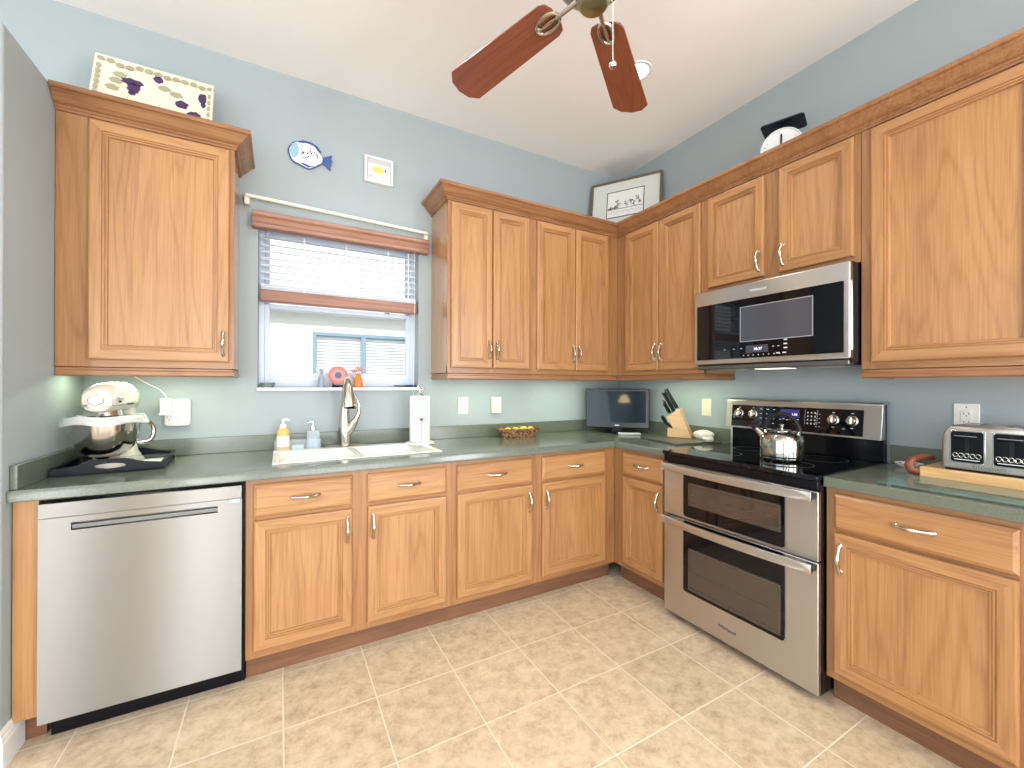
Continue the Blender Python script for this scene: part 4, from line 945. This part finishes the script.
for sgn in (-1, 1):
    b = MB(); cc = Vector((-.045, sgn * .019, .040)); ax1 = Vector((-.5, 0, .866)); ax2 = Vector((0, 1, 0))
    b.tube([cc + ax1 * .028 * math.cos(i / 18 * 2 * PI) + ax2 * .016 * math.sin(i / 18 * 2 * PI) for i in range(19)], .0045, 8); b.tube([cc - ax1 * .026, (.006, 0, -.01)], [.005, .006], 8); b.build('handle', BPLAST, sc_, smooth=True)

bd = thing('cutting_board', 'dark grey stone cutting board lying left of the range under the knife block', 'cutting board', (-.25, -.832, CT1 + .0005), math.radians(-12))
b = MB(); b.box(-.17, .165, -.185, .19, 0, .012); b.build('slab', mat('grey_slate', srgb(82, 84, 74), rough=.35, var=.1), bd, bevel=.003)
SHL = mat('cream_ceramic', srgb(240, 234, 214), rough=.3, coat=.3)
gk = thing('garlic_keeper', 'cream shell-shaped ceramic jar behind the small oval dish by the range', 'jar', (-.105, -.905, CT1 + .0135), -.9)
b = MB(); b.lathe([(0, 0), (.035, 0), (.046, .012), (.050, .024), (.048, .030)], (0, 0, 0), 28, sx=1.25, sy=.8); b.build('base', SHL, gk, smooth=True)
b = MB(); n = 28
b.grid(lambda u, v: ((.050 + .002 * math.cos(u * 2 * PI * 12)) * 1.25 * math.cos(v * PI / 2) * math.cos(u * 2 * PI), (.050 + .002 * math.cos(u * 2 * PI * 12)) * .8 * math.cos(v * PI / 2) * math.sin(u * 2 * PI), .028 + .030 * math.sin(v * PI / 2) ** 1.0), 72, 8); b.build('lid', SHL, gk, smooth=True)
od = thing('ceramic_dish', 'small white oval dish on the grey board in front of the shell jar', 'dish', (-.20, -1.005, CT1 + .0135), .7)
b = MB(); b.lathe([(0, 0), (.030, 0), (.043, .010), (.046, .020), (.040, .026), (.0, .030)], (0, 0, 0), 32, sy=.75); b.build('dish_body', SHL, od, smooth=True)

# ------------------------------------------------------------------ kettle
ke = thing('tea_kettle', 'stainless steel whistling kettle with black arched handle on the cooktop', 'kettle', (-.40, -1.555, .9185), math.radians(-75))
KX = POL
b = MB(); b.lathe([(0, 0), (.088, 0), (.092, .004), (.093, .012), (.093, .095), (.088, .112), (.072, .128), (.05, .136), (.045, .138)], (0, 0, 0), 48); b.build('body', KX, ke, smooth=True)
b = MB(); b.lathe([(.0935, .016), (.0955, .019), (.0935, .022)], (0, 0, 0), 48); b.build('base_ring', BLACK, ke, smooth=True)
b = MB(); b.lathe([(.046, .137), (.044, .142), (.030, .147), (.006, .150), (.006, .156), (.012, .164), (.012, .170), (0, .174)], (0, 0, 0), 32); b.build('lid', KX, ke, smooth=True)
b = MB(); b.tube([(.060 * 0 - .07, 0, .095), (-.098, 0, .125), (-.118, 0, .150)], [.022, .016, .012], 16); spt = b.build('spout', KX, ke, smooth=True)
b = MB(); b.tube([(-.112, 0, .143), (-.124, 0, .158)], [.015, .014], 14); b.tube([(-.118, 0, .158), (-.108, 0, .175), (-.09, 0, .18)], [.005, .005, .004], 8); b.build('whistle_cap', BPLAST, spt, smooth=True)
b = MB(); pts = [(-.074 * math.cos(a), 0, .130 + .092 * math.sin(a)) for a in [i / 20 * PI for i in range(21)]]; b.tube(pts, .0085, 12, flat=[1.2] * 21); hk = b.build('handle', BPLAST, ke, smooth=True)
for sgn in (-1, 1):
    b = MB(); b.tube([(sgn * .066, 0, .116), (sgn * .074, 0, .140)], .009, 10); b.build('handle_bracket', CHROME, hk, smooth=True)

# ------------------------------------------------------------------ toaster and things right of the range
bb = thing('cutting_board', 'thick light wood board with side handles under the toaster', 'cutting board', (-.17, -1.975, CT1 + .0005), RZ)
b = MB(); b.box(.055, .72, -.135, .12, 0, .042); b.build('slab', MAPLE, bb, bevel=.004)
b = MB(); P = [(.054, .004), (.018, .0), (.0, .012), (-.004, .045), (.012, .066), (.054, .078), (.130, .088), (.130, .074), (.06, .060), (.026, .052), (.022, .02), (.054, .018)]
b = MB(); pts = [(.054, -.125, .015), (.028, -.125, .02), (.018, -.120, .040), (.022, -.10, .062), (.045, -.05, .072), (.054, .0, .066)]
b.tube(pts, [.012, .012, .012, .012, .012, .011], 10, flat=[1.3] * 6); b.build('handle', CHERRY, bb, smooth=True)
ts = thing('toaster', 'stainless four-slice toaster with two black control panels on the wood board', 'toaster', (-.17, -2.092, CT1 + .0435), RZ)
b = MB(); P = [(-.130, .008), (.110, .008), (.110, .14), (.104, .160), (.09, .172), (-.105, .172), (-.122, .168), (-.130, .150)]
loft(b, [[(x, p[0] * (1 if t_ else .9), .008 + (p[1] - .008) * k_) for p in P] for x, k_, t_ in ((.0, .70, 0), (.006, .86, 1), (.024, 1, 1), (.228, 1, 1), (.246, .86, 1), (.252, .70, 0))], True, True); tb = b.build('shell', STEEL, ts, bevel=.012, seg=4)
b = MB(); b.box(.01, .242, -.12, .10, .0, .010); b.build('foot_base', BPLAST, ts)
b = MB()
for x0 in (.036, .072, .150, .186): b.box(x0, x0 + .022, -.085, .075, .1715, .1725)
b.build('bread_slots', BLACK, ts)
for x0 in (.028, .138):
    b = MB(); b.prism(rr(x0, x0 + .086, .034, .150, .010), 'xz', -.130, -.1325); pn = b.build('control_panel', BGLASS, ts, bevel=.001)
    b = MB(); frame(b, x0 - .004, x0 + .090, .030, .154, -.1295, -.1315, .006); b.build('bezel', CHROME, pn, bevel=.001)
    b = MB(); b.box(x0 + .038, x0 + .048, -.1335, -.1325, .060, .150); b.build('lever_slot', BPLAST, pn)
    b = MB(); b.box(x0 + .012, x0 + .072, -.146, -.1325, .124, .135); b.build('lever', BLACK, pn, bevel=.003)
    b = MB(); b.box(x0 + .012, x0 + .072, -.1465, -.146, .1325, .1350); b.build('lever_trim', CHROME, pn)
    b = MB()
    for i in range(5): b.tube([(x0 + .013 + i * .015 + .0065 * math.cos(j / 14 * 2 * PI), -.134, .060 + .008 * math.sin(j / 14 * 2 * PI)) for j in range(15)], .0018, 6)
    b.build('button_ring', CHROME, pn, smooth=True)
    b = MB(); b.box(x0 + .010, x0 + .076, -.1332, -.1325, .043, .046); b.build('legend', PRINT, pn)
text('brand_lettering', 'KITCHENAID', .014, STEELD, ts, (.126, -.1312, .020), UPR)
gbd = thing('glass_cutting_board', 'clear green-tinted glass cutting board on the counter in front of the toaster', 'cutting board', (-.47, -2.0, CT1 + .0005), RZ)
b = MB(); b.prism(rr(0, .45, -.135, .135, .012), 'xy', .004, .009); b.build('glass_sheet', mat('green_tint_glass', srgb(120, 150, 138), rough=.03, alpha=.55, coat=.4), gbd)
b = MB(); [b.lathe([(.006, 0), (.006, .004)], (x, y, 0), 10) for x in (.03, .42) for y in (-.11, .11)]; b.build('foot', WPLAST, gbd)
sr = thing('spoon_rest', 'small blue and white patterned spoon rest against the backsplash right of the range', 'spoon rest', (-.085, -1.93, CT1 + .0005), .4)
b = MB(); b.lathe([(0, 0), (.030, 0), (.046, .012), (.050, .020), (.046, .018), (.030, .006), (0, .005)], (0, 0, 0), 28, sx=.8); b.build('dish', WPLAST, sr, smooth=True)
b = MB(); [b.tube([(.016 * math.cos(a), .020 * math.sin(a), .0085), (.033 * math.cos(a), .041 * math.sin(a), .0165)], .002, 6) for a in [i * PI / 4 for i in range(8)]]; b.build('pattern', NV, sr)

# ------------------------------------------------------------------ wall pieces
fp = thing('fish_plate', 'blue and white ceramic fish plate hanging on the wall above the window', 'wall plate', (-2.415, -.004, 2.605))
CER = mat('white_glaze', srgb(232, 234, 236), rough=.15, coat=.4); BLU = mat('cobalt_glaze', srgb(60, 85, 150), rough=.2); PBL = mat('pale_blue_glaze', srgb(150, 185, 205), rough=.2); DRK = mat('dark_glaze', srgb(50, 50, 70), rough=.3)
body = []
for i in range(40):
    a = 2 * PI * i / 40; x = .088 * math.cos(a); z = .070 * math.sin(a) * (1 + .15 * math.cos(a) * 0)
    if math.cos(a) > .0: z *= (1 - .35 * math.cos(a) ** 3)
    body.append((x * 1.0 - .008, z + .004 * math.sin(a * 6)))
R8 = Matrix.Rotation(math.radians(6), 3, 'Y')
def rotp(P): return [((R8 @ Vector((p[0], 0, p[1]))).x, (R8 @ Vector((p[0], 0, p[1]))).z) for p in P]
b = MB(); b.prism(rotp(body), 'xz', -.018, 0); fb = b.build('body', CER, fp, bevel=.008, seg=3)
b = MB(); b.prism(rotp([(p[0] * 1.06 - .0, p[1] * 1.07) for p in body]), 'xz', -.010, -.003); b.build('scalloped_edge', BLU, fp, bevel=.002)
b = MB(); b.prism(rotp([(.070, .010), (.100, .030), (.128, .048), (.124, .024), (.132, .012), (.122, .0), (.130, -.014), (.122, -.022), (.128, -.046), (.098, -.026), (.070, -.010)]), 'xz', -.014, -.002); b.build('tail', BLU, fp, bevel=.002)
b = MB(); b.prism(rotp([(-.094, -.004), (-.085, .034), (-.064, .052), (-.050, .030), (-.046, .0), (-.054, -.03), (-.066, -.046), (-.082, -.03)]), 'xz', -.0195, -.017); b.build('face', PBL, fb)
b = MB(); b.prism(rotp([(-.06, .058), (-.03, .074), (.01, .078), (.045, .066), (.068, .038), (.058, .042), (.03, .062), (-.02, .066), (-.05, .054)]), 'xz', -.0195, -.012); b.prism(rotp([(-.03, -.060), (.01, -.070), (.04, -.056), (.02, -.060), (-.02, -.054)]), 'xz', -.0195, -.012); b.build('fin', BLU, fp)
b = MB(); random.seed(11)
for i in range(22):
    a = random.uniform(0, 2 * PI); r_ = random.uniform(.006, .048); x, z = .002 + r_ * math.cos(a), r_ * math.sin(a) * .9; s_ = random.uniform(.0025, .006)
    b.prism([(x - s_, z), (x, z + s_ * 1.4), (x + s_, z + .002), (x + .002, z - s_)], 'xz', -.0195, -.017)
b.build('painted_pattern', DRK, fb)
pf = thing('picture_frame', 'small square white shadow-box frame with a yellow fish print on the window wall', 'picture frame', (-2.015, -.001, 2.613))
b = MB(); frame(b, -.086, .086, -.080, .080, -.028, 0, .013); b.build('frame', WHITE, pf, bevel=.002)
b = MB(); b.box(-.073, .073, -.012, 0, -.067, .067); bk_ = b.build('backing', mat('grey_liner', srgb(190, 190, 188), rough=.7), pf)
b = MB(); b.box(-.062, .068, -.014, -.012, -.062, .040); pr_ = b.build('print', mat('print_paper', srgb(244, 240, 228), rough=.7), pf)
b = MB(); b.prism([(.036 * math.cos(i / 20 * 2 * PI) - .004, .008 + .022 * math.sin(i / 20 * 2 * PI)) for i in range(20)], 'xz', -.0148, -.014); b.build('fish_shape', mat('yellow_print', srgb(240, 200, 110), rough=.6), pr_)
b = MB(); b.prism([(.034, .010), (.048, .024), (.044, .008), (.048, -.006)], 'xz', -.0148, -.014)
for i in range(5): b.box(-.040 + i * .018, -.030 + i * .018, -.0148, -.014, -.044 - .0 * i, -.041)
b.prism([(-.058, -.045), (-.048, -.030), (-.05, -.046)], 'xz', -.0148, -.014); b.build('ink_marks', INK, pr_)

# platter on the left cabinet
ZC = 2.4025
pp = thing('serving_platter', 'rectangular cream platter painted with purple grapes, standing on the left cabinet', 'platter', (-3.068, -.215, ZC + .085), math.radians(0))
RXp = Matrix.Rotation(math.radians(-18), 4, 'X')
PY = -0.0
def tiltp(o): o.matrix_local = RXp @ Matrix.Diagonal((1, 1, 1.26, 1)); return o
PCR = mat('cream_stoneware', srgb(226, 218, 196), rough=.35, var=.06)
b = MB(); b.rings(-.222, .222, 0, .245, [(0, 0), (0, -.012), (.004, -.016), (.03, -.008), (.04, -.006)]); plt = tiltp(b.build('platter_body', PCR, pp, bevel=.002))
PUR = mat('grape_glaze', srgb(72, 48, 86), rough=.3); OLV = mat('olive_glaze', srgb(165, 160, 132), rough=.4); YEL = mat('pale_yellow_glaze', srgb(232, 220, 160), rough=.4); REDG = mat('red_glaze', srgb(190, 110, 100), rough=.4)
def blob(b, x, z, rx, rz_, y=-.0075, sd=0):
    n = 14; P = [(x + rx * math.cos(2 * PI * i / n) * (1 + .18 * math.sin(i * 3 + sd)), z + rz_ * math.sin(2 * PI * i / n) * (1 + .15 * math.cos(i * 2.3 + sd))) for i in range(n)]; b.prism(P, 'xz', y - .0006, y + .0012)
b = MB()
for x, z, rx, rz_ in ((-.085, .155, .040, .016), (-.078, .130, .024, .024), (-.082, .105, .014, .010), (.005, .200, .018, .016), (.178, .165, .018, .026), (.182, .135, .010, .014), (.100, .110, .026, .018), (.150, .075, .026, .015), (.105, .045, .030, .016), (-.185, .055, .014, .016)): blob(b, x, z, rx, rz_, -.0078, x * 40)
b.build('grape_painting', PUR, plt).parent = plt
b = MB(); random.seed(2)
for i in range(13): blob(b, -.20 + i * .034, .220 + random.uniform(-.006, .006), .015, .010, -.0135, i)
for i in range(6): blob(b, -.205, .19 - i * .025, .010, .012, -.0135, i); blob(b, .206, .18 - i * .03, .008, .012, -.0135, i + 3)
for x, z in ((-.13, .175), (-.14, .145), (.03, .165), (.075, .15), (-.15, .11)): blob(b, x, z, .024, .013, -.0078, x * 9)
b.build('leaf_painting', OLV, plt)
b = MB(); [blob(b, x, z, .026, .014, -.0078, x * 7) for x, z in ((-.09, .065), (-.05, .055), (-.02, .06), (.03, .035))]; b.build('fruit_painting', YEL, plt)
b = MB(); [blob(b, x, z, .018, .010, -.0079, x * 7) for x, z in ((-.14, .055), (-.115, .04), (-.01, .04), (.15, .03), (.12, .02))]; b.build('berry_painting', REDG, plt)
pe = thing('plate_easel', 'black wire easel holding the grape platter on the left cabinet', 'easel', (-3.068, -.20, ZC))
b = MB()
for x in (-.075, .075): b.tube([(x, .12, .002), (x, -.005, .080), (x, -.045, .080), (x, -.044, .125)], .003, 8); b.tube([(x, -.005, .080), (x, -.03, .002)], .003, 8)
b.tube([(-.075, .12, .003), (.075, .12, .003)], .003, 8); b.tube([(-.075, -.005, .079), (.075, -.005, .079)], .003, 8); b.build('wire_stand', INK, pe, smooth=True)

# framed print in the corner
cp = thing('picture_frame', 'large framed ink drawing with wide mat leaning in the corner on the cabinets', 'picture frame', (-.225, -.295, ZC + .07), math.radians(-58))
RXc = Matrix.Rotation(math.radians(-10), 4, 'X')
FW, FH = .275, .44
BRZ = mat('bronze_frame', srgb(120, 104, 84), rough=.35, metal=.4)
b = MB(); frame(b, -FW, FW, 0, FH, -.022, 0, .016); fr_ = b.build('frame', BRZ, cp, bevel=.003); fr_.matrix_local = RXc
b = MB(); b.box(-FW + .016, FW - .016, -.010, 0, .016, FH - .016); b.build('mat_board', mat('mat_board', srgb(214, 216, 208), rough=.8), fr_)
b = MB(); frame(b, -.145, .145, .120, .345, -.0125, -.010, .006); b.build('inner_border', mat('brown_border', srgb(70, 58, 48), rough=.5), fr_)
b = MB(); b.box(-.139, .139, -.0115, -.010, .126, .339); dr_ = b.build('drawing', mat('drawing_paper', srgb(232, 232, 226), rough=.8), fr_)
b = MB(); random.seed(4)
for (x, z, s_) in ((-.055, .175, .034), (-.062, .205, .018), (.010, .175, .026), (.045, .20, .024), (.095, .215, .022), (.06, .17, .022), (.115, .18, .018), (-.11, .155, .018)):
    for j in range(5):
        a = random.uniform(0, PI); c_, s2_ = math.cos(a), math.sin(a); xx, zz = x + random.uniform(-s_, s_) * .5, z + random.uniform(-s_, s_) * .6
        b.tube([(xx - c_ * s_ * .6, -.0118, zz - s2_ * s_ * .6), (xx, -.0118, zz + .004), (xx + c_ * s_ * .6, -.0118, zz + s2_ * s_ * .6)], .0018, 6)
b.box(-.135, .135, -.0121, -.0115, .142, .146); b.box(-.135, -.05, -.0121, -.0115, .150, .158)
for i in range(16): b.box(-.125 + i * .016, -.116 + i * .016, -.0121, -.0115, .112 + (i % 3) * .005, .115 + (i % 3) * .005)
b.v = [(v[0], v[1], v[2] + .048) for v in b.v]; b.build('ink_lines', INK, dr_)
ce = thing('plate_easel', 'black wire easel holding the framed drawing in the corner', 'easel', (-.225, -.295, ZC), math.radians(-58))
b = MB()
for x in (-.09, .09): b.tube([(x, .13, .002), (x, -.03, .060), (x, -.045, .066), (x, -.047, .115), (x * .9, -.043, .135)], .003, 8); b.tube([(x, -.03, .060), (x, -.045, .002)], .003, 8)
b.tube([(-.09, -.03, .060), (.09, -.03, .060)], .003, 8); b.tube([(-.09, .13, .003), (.09, .13, .003)], .003, 8); b.build('wire_stand', INK, ce, smooth=True)

# kitchen scale on the right cabinets
ks = thing('kitchen_scale', 'vintage kitchen scale with round white dial and black pan on top of the right cabinets', 'scale', (-.17, -1.44, ZC), math.radians(-70))
DB = mat('dark_blue_enamel', srgb(24, 30, 48), rough=.3)
b = MB(); loft(b, [[(p[0], p[1], z) for p in rr(-.085 + s_, .085 - s_, -.06 + s_ * .7, .06 - s_ * .7, .02)] for s_, z in ((0, .001), (0, .015), (.02, .09), (.035, .20), (.04, .245))], True, True); b.build('body', DB, ks, smooth=True)
b = MB(); b.lathe([(.095, 0), (.098, .004), (.098, .018), (.093, .022), (.090, .018), (0, .018)], (0, -.058, .135), 44, axis='y', rot=Matrix.Rotation(math.radians(6), 3, 'X')); dl = b.build('dial', mat('dial_white', srgb(226, 228, 226), rough=.35), ks, smooth=True)
b = MB(); 
for i in range(24):
    a = i / 24 * 2 * PI; b.box(-.001, .001, -.0805, -.0775, .070, .080 if i % 2 else .076)
    v = b.v[-8:]; c_, s_ = math.cos(a), math.sin(a); b.v[-8:] = [(p[0] * c_ + p[2] * s_, p[1], -p[0] * s_ + p[2] * c_ + .135) for p in v]
b.build('dial_marks', INK, dl)
b = MB(); b.prism([(-.004, .10), (.002, .10), (.006, .195), (.0, .205), (-.003, .195)], 'xz', -.085, -.081); b.lathe([(.010, 0), (.008, .005), (0, .006)], (0, -.078, .135), 16, axis='y'); b.build('needle', INK, dl)
b = MB(); b.tube([(0, 0, .24), (0, 0, .275)], .02, 14); b.build('pan_post', DB, ks)
b = MB(); b.prism(rr(-.100, .100, -.075, .075, .02), 'xy', .275, .285); b.build('weighing_pan', DB, ks, bevel=.004)

# pendant lamp behind the camera (its shade shows in the television screen)
fl = thing('pendant_lamp', 'small warm glowing pendant lamp hanging over the dining side of the room', 'lamp', (-3.597, -3.557, 1.68))
b = MB(); b.lathe([(.105, -.055), (.095, -.02), (.05, .06), (.03, .075)], (0, 0, 0), 32, caps=False); b.build('lamp_shade', mat('warm_shade', (.9, .8, .6), rough=.8, emis=(1, .72, .38), es=22), fl, smooth=True)
b = MB(); b.tube([(0, 0, .075), (0, 0, H - 1.68 - .02)], .004, 8); b.build('cord', INK, fl)
b = MB(); b.lathe([(.06, -.001), (.06, -.012), (.02, -.03), (0, -.03)], (0, 0, H - 1.68), 24); b.build('ceiling_cap', NICKEL, fl, smooth=True)
